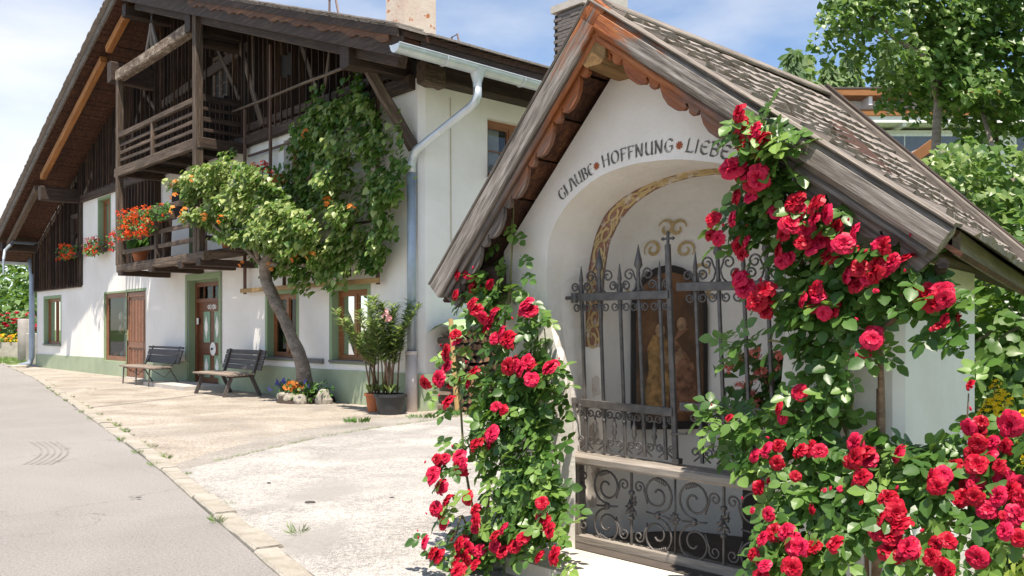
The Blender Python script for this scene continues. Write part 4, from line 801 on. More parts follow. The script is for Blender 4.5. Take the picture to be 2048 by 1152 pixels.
# lower
timber('floor_beam', lb, hp(10.95,BB,2.82), hp(5.75,BB,2.82), .17, .19, BALCW, .02, .012)
for i in range(5): timber('floor_board', lb, hp(10.85,-.12-.2*i,2.93), hp(5.8,-.12-.2*i,2.93), .19, .035, BALCW, .004)
for a in (10.6,8.6,6.9,5.95): timber('joist', lb, hp(a,BB-.12,2.70), hp(a,.05,2.70), .22, .14, DARKW, .015, .006)
for a in (10.75,8.45,6.1): timber('post', lb, hp(a,BB,2.9), hp(a,BB,4.02), .13, .13, BALCW, .012)
timber('post', lb, hp(8.3,-.95,2.95), hp(8.2,-.95,3.95), .16, .16, DARKW, .012)
timber('hand_rail', lb, hp(10.85,BB-.01,4.03), hp(5.95,BB-.01,4.03), .10, .12, BALCW, .012, .006)
for z in (3.52,3.20): timber('rail', lb, hp(10.75,BB,z), hp(6.1,BB,z), .04, .10, BALCW, .008, .006)
timber('rail', lb, hp(5.9,BB,3.5), hp(5.9,-.05,3.5), .04, .10, DARKW, .008)
timber('rail', lb, hp(5.9,BB,3.2), hp(5.9,-.05,3.2), .04, .10, DARKW, .008)
timber('shelf_board', lb, hp(5.85,-.75,2.97), hp(5.85,-.02,2.97), .9, .05, DARKW, .006)

# --- thin poles and trellis on the wall
tr = thing('wall_trellis', 'brown pole trellis on the white wall carrying the climber, pale bottom rail', 'trellis', hw(3.6,-.1,0), HRZ)
def tp(a, b, z): return Vector((3.6-a, b+.1, z))
RED = wood('trellis_pole_wood', (.07,.035,.025), (.13,.075,.055), (.2,.13,.10), (1.5,30,30), .8, .3, .2)
YEL = wood('trellis_rail_wood', (.28,.15,.05), (.42,.26,.10), (.5,.35,.18), (1.5,30,30), .7, .2, .1)
for a, z0, z1 in ((6.09,2.08,6.0),(4.93,3.6,7.1),(1.06,2.1,5.75),(4.35,2.15,3.2)): timber('pole', tr, tp(a,-.13,z0), tp(a,-.13,z1), .06, .06, RED, .01, .004)
timber('rail', tr, tp(6.2,-.17,2.15), tp(.95,-.17,2.17), .03, .085, YEL, .005)
for z in (3.2,4.3,5.0): timber('cross_rail', tr, tp(6.0,-.10,z), tp(1.0,-.10,z), .03, .05, RED, .005)
lp = timber('drying_pole', None, hw(6.2,-.35,5.93), hw(.42,-1.15,5.46), .045, .045, BALCW, .012, .01, label='long thin wooden pole slung below the gable from balcony to purlin', cat='pole')

# --- dark jacket on the balcony wall
mb = MB(); prof = [(-.30,-.42),(-.26,.12),(-.12,.36),(.0,.42),(.12,.36),(.26,.12),(.30,-.42)]
vs = []; n = len(prof)
for t in (-1, 1):
    for u, v in prof: vs.append((u*1.0, t*.07*(1-abs(u)*1.6), v))
mb.add(vs, [tuple(range(n)), tuple(range(2*n-1,n-1,-1))]+[(i,(i+1)%n,(i+1)%n+n,i+n) for i in range(n)])
JK = plain('black_cloth', (.008,.008,.01), .9, 0, .3, 20)
j = thing('jacket', 'black jacket hanging on the white wall behind the lower balcony', 'jacket', hw(9.75,-.12,4.5), HRZ); mb.build('body', JK, j)
mb = MB(); mb.tube([(-.18,-.06,.2),(.18,-.06,.22)], .008, 4); mb.build('pale_trim', plain('pale_trim', (.5,.5,.5), .7), j)

# --- geraniums
def flower_box(name, label, cat, loc, rz, length, n_leaf, flowers, meshes, spread, drop, fs, box=True, up=.22, mat=LEAF_GER, group=None, lf=.07, boxm=None):
    o = thing(name, label, cat, loc, rz, group)
    if box:
        mb = MB(); L = length/2; mb.add([(-L,-.07,0),(L,-.07,0),(L,.07,0),(-L,.07,0),(-L,-.1,.17),(L,-.1,.17),(L,.1,.17),(-L,.1,.17)], [(0,3,2,1),(4,5,6,7),(0,1,5,4),(1,2,6,5),(2,3,7,6),(3,0,4,7)]); mb.build('planter', boxm or TERRA, o)
    P = []; Nn = []
    for i in range(n_leaf):
        u = random.uniform(-.5,.5)*length; q = random.gauss(0,1); y = -abs(random.gauss(.05,spread*.5)); z = .17+random.uniform(-drop, up)*(1-abs(u)/length*.5)
        P.append((u, y, z)); Nn.append((random.gauss(0,.4), -.7+random.gauss(0,.4), .7+random.gauss(0,.3)))
    T = np.array([(random.gauss(0,1), random.gauss(-.3,.5), random.gauss(-.4,.5)) for _ in P])
    cloud('foliage', mat, [HEART, OVATE], P, Nn, T, rng.uniform(.7,1.2,len(P))*lf, parent=o)
    for i in range(flowers):
        u = random.uniform(-.5,.5)*length; z = .17+random.uniform(-drop, up+.05); y = -spread*random.uniform(.5,1.1)
        put('blossom', random.choice(meshes), o, (u, y, z), fs*random.uniform(.7,1.25))
    return o
flower_box('geranium_box', 'long box of orange red geraniums spilling over the lower balcony rail', 'flowers', hw(9.3,-1.14,3.58), HRZ, 2.2, 620, 125, GERO, .2, .32, .056, up=.34, boxm=BALCW)
flower_box('geranium_box', 'leafy flower box at the balcony rail next to the orange geraniums', 'flowers', hw(7.85,-1.12,3.72), HRZ, .8, 190, 5, GERO, .14, .18, .055, boxm=BALCW)
flower_box('geranium_box', 'red geranium box on the tall narrow upper window sill', 'flowers', hw(15.5,-.2,3.55), HRZ, 1.25, 190, 34, GERR, .22, .28, .07, lf=.09, boxm=DARKW)
flower_box('geranium_box', 'red geranium box below the window in the dark timber patch', 'flowers', hw(18.05,-.2,3.55), HRZ, 1.5, 190, 30, GERO, .18, .2, .075, lf=.1, boxm=DARKW)
flower_box('geranium_basket', 'dark red geranium hanging at the wall left of the balcony', 'flowers', hw(13.2,-.35,3.6), HRZ, .6, 90, 22, GERR, .2, .35, .07, lf=.08, box=False)
flower_box('geranium_box', 'dark red geraniums with a pink one at the upper window behind the climber', 'flowers', hw(4.35,-.5,4.1), HRZ, 1.5, 170, 36, GERR, .2, .05, .06, lf=.075)
flower_box('geranium_box', 'red and green flower box at the side window above the drainpipe', 'flowers', hw(-.2,1.95,3.95), HRZ+R(90), 1.0, 150, 10, GERR, .16, .05, .05, lf=.07)

def pot_mesh(o, r0, r1, h, mat, rim=.02):
    mb = MB(); mb.lathe([(.001,0),(r0,0),(r1*.97,h*.86),(r1+rim,h*.86),(r1+rim,h),(r1-.01,h),(r1*.92,h*.88),(.001,h*.88)], (0,0,0), 24); mb.build('pot', mat, o, False)
def soil(o, r, h): mb = MB(); mb.lathe([(.001,h),(r,h)], (0,0,0), 16); mb.build('soil', plain('soil', (.05,.035,.025), .95, 0, .5) if 'soil' not in bpy.data.materials else bpy.data.materials['soil'], o)
o = thing('potted_plant', 'terracotta pot with big pale green leaves on the lower balcony floor', 'potted plant', hw(10.2,-.85,2.955), HRZ); pot_mesh(o, .13, .2, .3, TERRA)
P = [(random.gauss(0,.05), random.gauss(0,.05), .3) for _ in range(16)]; T = np.array([(random.gauss(0,.8), random.gauss(-.2,.6), random.uniform(.4,1.5)) for _ in P]); cloud('foliage', LEAF_GER, [OVATE], P, [(random.gauss(0,.5),-1,.6) for _ in P], T, rng.uniform(.3,.5,16), parent=o)
o = thing('potted_plant', 'terracotta pot with trailing green plant at the balcony end under the climber', 'potted plant', hw(5.95,-.55,3.0), HRZ); pot_mesh(o, .12, .17, .28, TERRA)
P = [(random.gauss(0,.12), random.gauss(0,.1), random.uniform(.25,.55)) for _ in range(90)]; cloud('foliage', LEAF_GER, [OVATE,HEART], P, rdir(90)*.6+np.array((0,-.6,.5)), rdir(90), rng.uniform(.07,.13,90), parent=o)

# --- benches
def bench(label, a, b, length, slats, seat_m, iron_legs):
    o = thing('park_bench', label, 'bench', hw(a, b, .005), HRZ); L = length; nback = slats
    for i in range(4): timber('seat_slat', o, (-L/2,-.24+i*.135,.43+.006*i), (L/2,-.24+i*.135,.43+.006*i), .12, .035, seat_m, .008, .003)
    for i in range(nback):
        h = .095 if nback == 4 else (.05,.14,.19)[2-i]
        z = (.56,.66,.76,.86)[i] if nback == 4 else (.60,.77,.885)[i]
        y = .33+(z-.45)*.3
        timber('back_slat', o, (-L/2-.02*(nback == 3)*(i == 2)*4,y,z), (L/2+.02,y,z), .03, h, BENCHW, .008, .003, up=(0,.3,1))
    for x in (-L/2+.2, L/2-.2):
        if iron_legs:
            mb = MB(); mb.tube([(x,-.27,0),(x,-.25,.39)], .018, 6); mb.build('leg', IRON, o)
            mb = MB(); mb.tube([(x+.1,.42,0),(x,.22,.40),(x,.36,.6),(x,.47,.92)], .018, 6); mb.build('leg', IRON, o)
            mb = MB(); mb.tube([(x,-.26,.40),(x,.24,.41)], .018, 6); mb.tube([(x,-.2,.39),(x,.1,.2),(x,.26,.38)], .010, 5); mb.build('seat_bracket', IRON, o)
        else:
            timber('leg', o, (x-.04,-.30,0), (x,-.16,.41), .05, .075, BENCHW, .008); timber('leg', o, (x+.04,.42,0), (x,.24,.41), .05, .075, BENCHW, .008)
            timber('back_post', o, (x,.27,.36), (x,.45,.92), .05, .06, BENCHW, .008); timber('seat_bracket', o, (x,-.26,.395), (x,.28,.41), .05, .05, BENCHW, .008)
    if iron_legs:
        mb = MB(); mb.tube([(0,-.26,.0),(0,-.25,.4)], .018, 6); mb.build('leg', IRON, o)
    return o
bench('slatted park bench with iron legs in front of the shop door', 9.95, -.78, 2.1, 3, SEATW, True)
bench('dark slatted park bench with wooden legs between entrance door and tree', 5.55, -.82, 1.75, 4, SEATW, False)

# --- flower bed with stones around the climber trunk
def stone(p, s, seed, label, mat=STONE):
    r = random.Random(seed); bm = bmesh.new(); bmesh.ops.create_icosphere(bm, subdivisions=2, radius=1)
    for v in bm.verts: v.co *= 1+.45*mnoise.noise(v.co*1.1+Vector((seed*3.1,0,0)))+.16*mnoise.noise(v.co*3+Vector((seed,2,0))); v.co.z = max(v.co.z, -.5)
    me = bpy.data.meshes.new('boulder'); bm.to_mesh(me); bm.free(); me.materials.append(mat)
    o = link('boulder', me, None, Matrix.Translation(p) @ Matrix.Rotation(r.random()*6, 4, 'Z') @ Matrix.Diagonal((*s,1)), label, 'stone')
    return o
PALE = plaster('pale_stone', (.47,.43,.36), (.25,.21,.16), .55, 6, .8)
stone(hw(3.25,-.62,.08), (.2,.18,.13), 1, 'largest pale stone left of the climber trunk', PALE)
stone(hw(2.85,-.78,.08), (.15,.14,.11), 2, 'pale stone in front of the climber trunk', PALE)
stone(hw(2.62,-.72,.06), (.15,.13,.12), 3, 'bright stone right of the climber trunk below orange flowers', PALE)
stone(hw(2.35,-.42,.08), (.17,.15,.19), 4, 'grey stone behind the orange flowers against the green plinth')
stone(hw(3.5,-.4,.05), (.15,.15,.12), 5, 'small stone left end of the flower bed')
BZ = (2.95,-.42)
mb = MB(); mb.lathe([(.55,0),(.5,.1),(.3,.16),(.001,.18)], (0,0,0), 16); mb.build('bed_soil', bpy.data.materials['soil'] if 'soil' in bpy.data.materials else plain('soil', (.05,.035,.025), .95, 0, .5), None, mw=Matrix.Translation(hw(2.95,-.42,.006)), label='small heap of dark soil at the climber trunk', cat='flower bed')
def bedplant(label, a, b, n, flowers, meshes, rad, h, fs):
    o = thing('bedding_plant', label, 'flowers', hw(a, b, .1), HRZ); P = [(random.gauss(0,rad*.5), random.gauss(0,rad*.4), random.uniform(0,h)) for _ in range(n)]
    cloud('foliage', LEAF_GER, [T_lance(.14), OVATE], P, rdir(n)*.6+np.array((0,-.5,.7)), rdir(n)+np.array((0,0,.4)), rng.uniform(.06,.12,n), parent=o)
    for i in range(flowers): put('blossom', random.choice(meshes), o, (random.gauss(0,rad*.45), -abs(random.gauss(.08,rad*.3)), random.uniform(h*.6,h*1.2)), fs*random.uniform(.7,1.2))
PANB = [cluster_mesh('blossom', BLUEF, 3, 31, .6)]; PANO = [cluster_mesh('blossom', ORANGEF, 4, 32, .55)]
bedplant('green bedding plant with blue pansies left of the climber trunk', 3.32, -.6, 170, 9, PANB, .24, .25, .06)
bedplant('bedding plant full of orange pansies in front of the climber trunk', 2.85, -.62, 140, 22, PANO, .22, .24, .055)
bedplant('leafy bedding plant right of the climber trunk', 2.5, -.5, 150, 2, PANB, .26, .28, .05)

# --- the climber trained on the wall
tree = thing('climber_tree', 'old climber with leaning trunk and leafy crown spread over the white wall', 'climbing tree', hw(2.9,-.5,.05), HRZ)
def cp(a, b, z): return Vector((2.9-a, b+.5, z-.05))
def trunk_mesh(ctrl, parent):
    P_, R_ = ctrl; Q, RR = [], []
    for i in range(len(P_)-1):
        p0, p1, p2, p3 = P_[max(i-1,0)], P_[i], P_[i+1], P_[min(i+2,len(P_)-1)]
        for k in range(6):
            t = k/6; Q.append(.5*((2*p1)+(p2-p0)*t+(2*p0-5*p1+4*p2-p3)*t*t+(3*p1-3*p2+p3-p0)*t**3)+Vector((mnoise.noise(Vector((i+t,1,0)))*.03, 0, 0))); RR.append((R_[i]+(R_[i+1]-R_[i])*t)*(1+.12*mnoise.noise(Vector((i*1.7+t*1.7,5,0)))))
    m_ = MB(); m_.tube(Q, RR, 18)
    for i, v in enumerate(m_.v):
        c = Q[min(i//18, len(Q)-1)]; d = Vector(v)-c; an = (i % 18)/18*6.283
        k = .16*mnoise.noise(Vector((math.cos(an)*2.2, math.sin(an)*2.2, (i//18)*.16)))+.10*mnoise.noise(Vector((math.cos(an)*6, math.sin(an)*6, (i//18)*.35))); m_.v[i] = tuple(c+d*(1+k))
    m_.build('trunk', BARK, parent, True)
mb = ([cp(2.86,-.48,.05),cp(2.87,-.5,.35),cp(2.98,-.5,.70),cp(3.25,-.5,1.05),cp(3.5,-.5,1.35),cp(3.72,-.52,1.62),cp(4.0,-.55,1.95),cp(4.2,-.6,2.3),cp(4.15,-.62,2.6),cp(3.9,-.6,2.9)], [.18,.14,.125,.115,.11,.10,.115,.11,.11,.085])
trunk_mesh(mb, tree)
for pts, r0 in (([(4.15,-.62,2.5),(4.6,-.8,2.9),(5.2,-1.1,3.3),(5.9,-1.25,3.8)],.06),([(4.0,-.6,2.8),(3.2,-.5,3.2),(2.4,-.45,3.6),(1.6,-.4,4.2)],.07),([(3.9,-.6,2.9),(3.3,-.4,3.8),(2.6,-.3,4.6),(1.9,-.3,5.2)],.06),([(4.1,-.6,2.6),(3.4,-.5,2.5),(2.4,-.45,2.5),(1.5,-.4,2.7)],.05),([(4.3,-.7,2.7),(4.4,-1.0,3.5),(4.2,-1.1,4.2)],.05)):
    mb = MB(); mb.tube([cp(*p) for p in pts], [r0*(1-.2*i) for i in range(len(pts))], 7); mb.build('branch', BARK, tree, True)
def crown(poly, n, b0, bt, seed, tint0, size, name='crown', dens=.55, fsq=2.2):
    pts = sample_poly(poly, n, dens, fsq, seed); P, Nn, T, tn = [], [], [], []
    for a, z in pts:
        k = mnoise.noise(Vector((a*1.7, z*1.7, seed)))            # billows
        b = b0-bt*(.5+.8*k)*random.random()**.5-random.uniform(0,.12)
        P.append(cp(a, b, z)); Nn.append((random.gauss(0,.45), -.75+random.gauss(0,.3), .75+random.gauss(0,.4))); T.append((random.gauss(0,.5), -.35+random.gauss(0,.3), -.8+random.gauss(0,.4)))
        tn.append(min(1, max(0, tint0+random.gauss(0,.28)+.3*k)))
    cloud(name, LEAF_WALL, [HEART, OVATE, HEART], P, Nn, np.array(T), rng.uniform(.7,1.25,len(P))*size, parent=tree, tint=tn, kind='stuff')
crown(OUT_TREE_L, 6800, -.70, .95, 3, .72, .10, dens=.22)  # paler tint paints this crown as sunlit, brighter than the right one
crown(OUT_TREE_R, 9800, -.14, .75, 5, .56, .105, dens=.27)
crown([(3.3,5.1),(2.6,5.75),(1.2,5.7),(.9,5.2),(2.2,5.1)], 260, -.2, .35, 8, .35, .12, 'leaf_sprays', .3)
crown([(.35,3.7),(.52,5.0),(.2,4.9),(-.1,3.9)], 60, -.2, .2, 9, .55, .11, 'shoot', .2)
crown([(6.4,4.3),(5.8,5.1),(5.3,5.0),(5.2,4.4)], 180, -.6, .3, 10, .6, .11, 'leaf_sprays', .5)
TRU = [cluster_mesh('blossom', ORANGEF, 4, 41, .55)]
for a, b, z in ((6.7,-1.4,4.1),(6.3,-1.4,3.6),(6.6,-1.45,3.8),(5.9,-1.5,3.7),(5.5,-1.5,4.3),(6.9,-1.3,4.4),(2.2,-.85,4.75),(3.6,-.85,2.9),(3.0,-.9,2.9),(3.9,-.85,3.0),(2.6,-.85,2.6),(4.6,-.9,2.6),(2.0,-.85,2.6),(1.6,-.8,3.5),(.9,-.75,3.3),(3.3,-.9,3.2),(4.4,-1.4,3.4),(5.0,-1.5,3.5),(3.5,-.85,2.5)):
    put('blossom', TRU[0], tree, cp(a, b, z), random.uniform(.07,.11))

# --- oleanders in pots
def oleander(label, a, b, potm, r0, r1, h, stems, height, sx, n, seed, flowers=()):
    o = thing('potted_oleander', label, 'potted plant', hw(a, b, .006), HRZ); pot_mesh(o, r0, r1, h, potm); soil(o, r1*.9, h*.88); r = random.Random(seed)
    P, Nn, T = [], [], []
    for i in range(stems):
        x0, y0 = r.gauss(0,r1*.25), r.gauss(0,r1*.25); tx, ty = r.gauss(sx,.40), r.gauss(0,.25); H_ = height*r.uniform(.72,1.0)
        pts = [Vector((x0,y0,h*.85)), Vector((x0+tx*.15,y0+ty*.15,h+(H_-h)*.35)), Vector((x0+tx*.5,y0+ty*.5,h+(H_-h)*.68)), Vector((x0+tx,y0+ty,H_))]
        mb = MB(); mb.tube(pts, [.016,.013,.010,.005], 6); mb.build('stem', CANE if i else STEM, o, True)
        for k in range(n//stems):
            t = r.uniform(.42,1); q = t*3; i0 = min(2, int(q)); c = pts[i0].lerp(pts[i0+1], q-i0); an = r.uniform(0,6.28)
            P.append(c); d = Vector((math.cos(an), math.sin(an), r.uniform(.2,1.2))); T.append(d); Nn.append(Vector((-math.cos(an)*.5, -math.sin(an)*.5-.2, 1)))
        for k in range(10):
            an = r.uniform(0,6.28); c = Vector((x0,y0,h)); P.append(c); T.append(Vector((math.cos(an), math.sin(an), r.uniform(.6,1.6)))); Nn.append(Vector((-math.cos(an), -math.sin(an), .6)))
    cloud('foliage', LEAF_OLE, [T_lance(.085), T_lance(.07)], P, Nn, np.array(T), rng.uniform(.13,.22,len(P)), parent=o)
    for p in flowers: put('blossom', PINKB[0], o, p, .07)
oleander('oleander in the smaller terracotta pot below the window', .47, -.58, TERRA, .11, .15, .30, 9, 1.68, -.28, 1500, 4)
oleander('tall oleander with pink blossom in the wide black pot by the downpipe', -.03, -.62, BLACKP, .19, .245, .32, 10, 1.86, .16, 2100, 5, [(.33,-.3,1.58),(.38,-.28,1.5),(.3,-.3,1.52)])

# --- firewood stack with green cover beside the house
LOGB = wood('log_bark', (.10,.07,.05), (.18,.13,.10), (.25,.2,.16)); LOGE = wood('log_cut_face', (.12,.06,.03), (.24,.13,.065), (.38,.23,.12), (20,14,14), .85, .3, .5)
def log_mesh(seed):
    r = random.Random(seed); n = r.choice((3,4,5,7)); sec = [(math.cos(k*6.283/n)*r.uniform(.6,1.15), math.sin(k*6.283/n)*r.uniform(.6,1.1)) for k in range(n)]
    if seed % 2 == 0: sec = [(u*1.15, max(v, -.25)) for u, v in sec]
    me = bpy.data.meshes.new('firewood_log'); vs = [(-.25,.065*u,.065*v) for u, v in sec]+[(.25,.065*u,.065*v) for u, v in sec]
    me.from_pydata(vs, [], [tuple(range(n)), tuple(range(2*n-1,n-1,-1))]+[(i,(i+1)%n,(i+1)%n+n,i+n) for i in range(n)])
    me.materials.append(LOGB); me.materials.append(LOGE); me.polygons[0].material_index = 1; me.polygons[1].material_index = 1; return me
LOGS = [log_mesh(i) for i in range(8)]
for rI in range(12):
    for c in range(15):
        p = hw(-.38+random.uniform(-.03,.03), .3+c*.125+(rI % 2)*.06, .075+rI*.108); 
        link('firewood_log', random.choice(LOGS), None, Matrix.Translation(p) @ Matrix.Rotation(HRZ, 4, 'Z') @ Matrix.Rotation(random.uniform(0,6.28), 4, 'X'), 'split firewood log in the stack under the green cover', 'log', 'firewood logs stacked at the house wall')
for b, dz in ((.18,-.05),(2.3,0)):
    timber('stack_post', None, hw(-.75,b-.02,0), hw(-.60,b+dz,1.5), .07, .07, YEL, .01, .008, label='leaning wooden post at the near end of the firewood stack' if b < 1 else 'wooden post at the far end of the firewood stack', cat='post')
mb = MB(); rowz = [1.40,1.48,1.52,1.50,1.42]
vv = [[hw(-.02-.2*i, .12+.29*k, rowz[i]+.03*math.sin(k*2.1+i)-(.12 if k == 0 else 0)) for i in range(5)] for k in range(9)]
for k in range(8):
    for i in range(4): mb.quad(vv[k][i], vv[k][i+1], vv[k+1][i+1], vv[k+1][i])
mb.build('tarpaulin', plain('green_tarp', (.30,.42,.22), .55, 0, .3, 6), None, True, label='pale green tarpaulin covering the firewood stack', cat='tarpaulin')
# white splash stones at the far downpipe
mb = MB(); vs, fs = chamfer_box(.9,.5,.08,.02,.01); mb.add(vs, fs); mb.build('splash_stone', PALE, None, mw=Matrix.Translation(hw(22.6,-.6,.03)) @ Matrix.Rotation(HRZ,4,'Z'), label='flat white stone slab below the far left downpipe', cat='stone')

# ================================================================== wayside chapel
CO = Vector((.29178, 5.05655, 0)); CRZ = math.atan2(-.71519, .69893)
chapel = thing('wayside_chapel', 'small white wayside chapel with arched gated niche and shingled gable roof', 'chapel', CO, CRZ)
CM = Matrix.Translation(CO) @ Matrix.Rotation(CRZ, 4, 'Z')
def cw(a, b, z): return CM @ Vector((a, b, z))
APX, AZ = .463, 3.04
zl = lambda a: AZ-1.08*(APX-a)
zr = lambda a: AZ-.748*(a-APX)
E0 = [(.094,-.05),(.094,.3),(.094,.62),(.03,1.0),(-.09,1.35),(-.129,1.6),(-.108,1.867),(-.021,2.005),(.094,2.102),(.278,2.192),(.486,2.225),(.63,2.226),(.78,2.215),(.926,2.187),(1.07,2.148),(1.2,2.07),(1.3,1.96),(1.37,1.82),(1.39,1.6),(1.39,1.35),(1.36,1.0),(1.33,.62),(1.33,.3),(1.33,-.05)]
E1 = [(-.08,-.05),(-.08,.3),(-.08,.62),(-.085,1.0),(-.085,1.35),(-.071,1.643),(-.024,1.852),(.03,1.97),(.1,2.05),(.25,2.13),(.45,2.18),(.6,2.2),(.727,2.205),(.882,2.193),(1.02,2.16),(1.15,2.09),(1.26,1.98),(1.35,1.83),(1.38,1.6),(1.38,1.35),(1.37,1.0),(1.37,.62),(1.37,.3),(1.37,-.05)]
E2 = [(.06,-.05),(.055,.3),(.05,.62),(.05,1.0),(.052,1.35),(.065,1.638),(.103,1.843),(.14,1.91),(.178,1.969),(.288,2.066),(.464,2.141),(.6,2.165),(.727,2.173),(.86,2.165),(.98,2.13),(1.09,2.06),(1.18,1.96),(1.24,1.82),(1.255,1.6),(1.255,1.35),(1.25,1.0),(1.25,.62),(1.25,.3),(1.25,-.05)]
def densify(L, n=3):
    """Catmull-Rom through the outline"""
    out = []
    for i in range(len(L)-1):
        p0, p1, p2, p3 = L[max(i-1,0)], L[i], L[i+1], L[min(i+2,len(L)-1)]
        for k in range(n):
            t = k/n; out.append(tuple(.5*((2*p1[j])+(-p0[j]+p2[j])*t+(2*p0[j]-5*p1[j]+4*p2[j]-p3[j])*t*t+(-p0[j]+3*p1[j]-3*p2[j]+p3[j])*t**3) for j in (0,1)))
    return out+[L[-1]]
D0, D1, D2 = densify(E0), densify(E1), densify(E2)
TS = .19
mb = MB()
outer = [(-.49,-.05),(-.49,zl(-.49)-TS),(APX,AZ-TS-.02),(1.88,zr(1.88)-.2),(1.88,-.05)]
mb.add([(a,0,z) for a, z in outer]+[(a,0,z) for a, z in D0[::-1]], [tuple(range(len(outer)+len(D0)))])
mb.quad((1.88,0,-.05),(1.918,.04,-.05),(1.918,.04,zr(1.918)-.22),(1.88,0,zr(1.88)-.2))
mb.quad((1.918,.04,-.05),(1.918,.88,-.05),(1.918,.88,1.76),(1.918,.04,zr(1.918)-.22)); mb.quad((1.918,.88,-.05),(1.55,.9,-.05),(1.55,.9,1.95),(1.918,.88,1.76)); mb.quad((1.55,.9,-.05),(1.45,2.0,-.05),(1.45,2.0,2.0),(1.55,.9,1.95))
mb.quad((-.49,0,-.05),(-.46,2.0,-.05),(-.46,2.0,1.9),(-.49,0,zl(-.49)-TS)); mb.add([(-.46,2.0,-.05),(1.45,2.0,-.05),(1.45,2.0,2.0),(APX,2.0,2.85),(-.46,2.0,1.9)], [(0,1,2,3,4)])
mb.build('chapel_wall', CHAPEL_W, chapel)
mb = MB(); n = len(D0)
ED = [[(a,b) for a, b in D0]]
lay = [(D0, 0.0), ([(a*.5+c*.5-(.012 if i < n/2 else -.012), b*.5+d*.5) for i, ((a,b),(c,d)) in enumerate(zip(D0, D1))], .11), (D1, .30), (D2, .30)]
vs = [(a, y, z) for L_, y in lay for a, z in L_]
mb.add(vs, [(k*n+i, k*n+i+1, (k+1)*n+i+1, (k+1)*n+i) for k in range(3) for i in range(n-1)])
mb.build('niche_reveal', CHAPEL_W, chapel)
# half-dome niche behind the painted ring
mb = MB(); vs = []; NL = 10; ac = .655
for k in range(NL+1):
    ph = k/NL*math.pi/2; s = math.cos(ph); d = .3+.62*math.sin(ph)
    vs += [(ac+(a-ac)*s, d, z if z < 1.62 else 1.62+(z-1.62)*max(s,.0)) for a, z in D2]
mb.add(vs, [(k*n+i, k*n+i+1, (k+1)*n+i+1, (k+1)*n+i) for k in range(NL) for i in range(n-1)])
mb.build('apse', CHAPEL_W, chapel, True)
mb = MB(); mb.add([(-.1,.0,.105),(1.4,.0,.105),(1.4,.3,.105),(1.2,.75,.105),(.66,.93,.105),(.1,.75,.105),(-.1,.3,.105)], [tuple(range(7))]); mb.build('niche_floor', plain('niche_floor_boards', (.08,.065,.055), .9, 0, .3), chapel)
# painted scrollwork band
def fresco(name, col, fade):
    m, nt, bs, N, K = newmat(name); v = mapped(nt); f = noise_n(nt, v, 14, 6, .7); g = noise_n(nt, v, 3, 3)
    c = mixc(nt, ramp(nt, f, [(.46-fade*.2,(0,0,0)),(.64-fade*.14,(.85,.85,.85))]), col, (.66,.62,.57)); c = mixc(nt, ramp(nt, g, [(.4,(0,0,0)),(.7,(.4,.4,.4))]), c, tuple(x*.7 for x in col))
    K(c, bs.inputs['Base Color']); bs.inputs['Roughness'].default_value = .9; return m
RUST = fresco('fresco_rust', (.27,.13,.085), -.3); GOLD = fresco('fresco_gold', (.50,.36,.17), -.4); BRN = fresco('fresco_brown', (.19,.10,.06), -.4); FADE = fresco('fresco_faded', (.36,.22,.14), 1.1)
i0 = next(i for i, p in enumerate(D1) if p[1] > 1.2); i1 = n-1-next(i for i, p in enumerate(D1[::-1]) if p[1] > 1.2)
mb = MB(); lerp = lambda p, q, t: (p[0]+(q[0]-p[0])*t, p[1]+(q[1]-p[1])*t)
for i in range(i0, i1): 
    A, B_, C_, D_ = lerp(D1[i],D2[i],.02), lerp(D1[i+1],D2[i+1],.02), lerp(D1[i+1],D2[i+1],.98), lerp(D1[i],D2[i],.98)
    mb.quad(*[(p[0], .2975, p[1]) for p in (A,B_,C_,D_)])
band = mb.build('painted_band', RUST, chapel)
def ribbon(pts, wd, y, mb, taper=True):
    m = len(pts)
    for i in range(m-1):
        def off(j):
            a, b = pts[max(j-1,0)], pts[min(j+1,m-1)]; d = math.hypot(b[0]-a[0], b[1]-a[1]) or 1; wv = wd*(.25+.75*math.sin(math.pi*(j+.5)/m)) if taper else wd
            return (-(b[1]-a[1])/d*wv/2, (b[0]-a[0])/d*wv/2)
        o1, o2 = off(i), off(i+1); p, q = pts[i], pts[i+1]
        mb.quad((p[0]+o1[0],y,p[1]+o1[1]),(q[0]+o2[0],y,q[1]+o2[1]),(q[0]-o2[0],y,q[1]-o2[1]),(p[0]-o1[0],y,p[1]-o1[1]))
for t, nm in ((.05,0),(.95,1)):
    mb = MB(); ribbon([lerp(D1[i],D2[i],t) for i in range(i0,i1+1)], .010, .2955, mb, False); mb.build('painted_line', BRN, band)
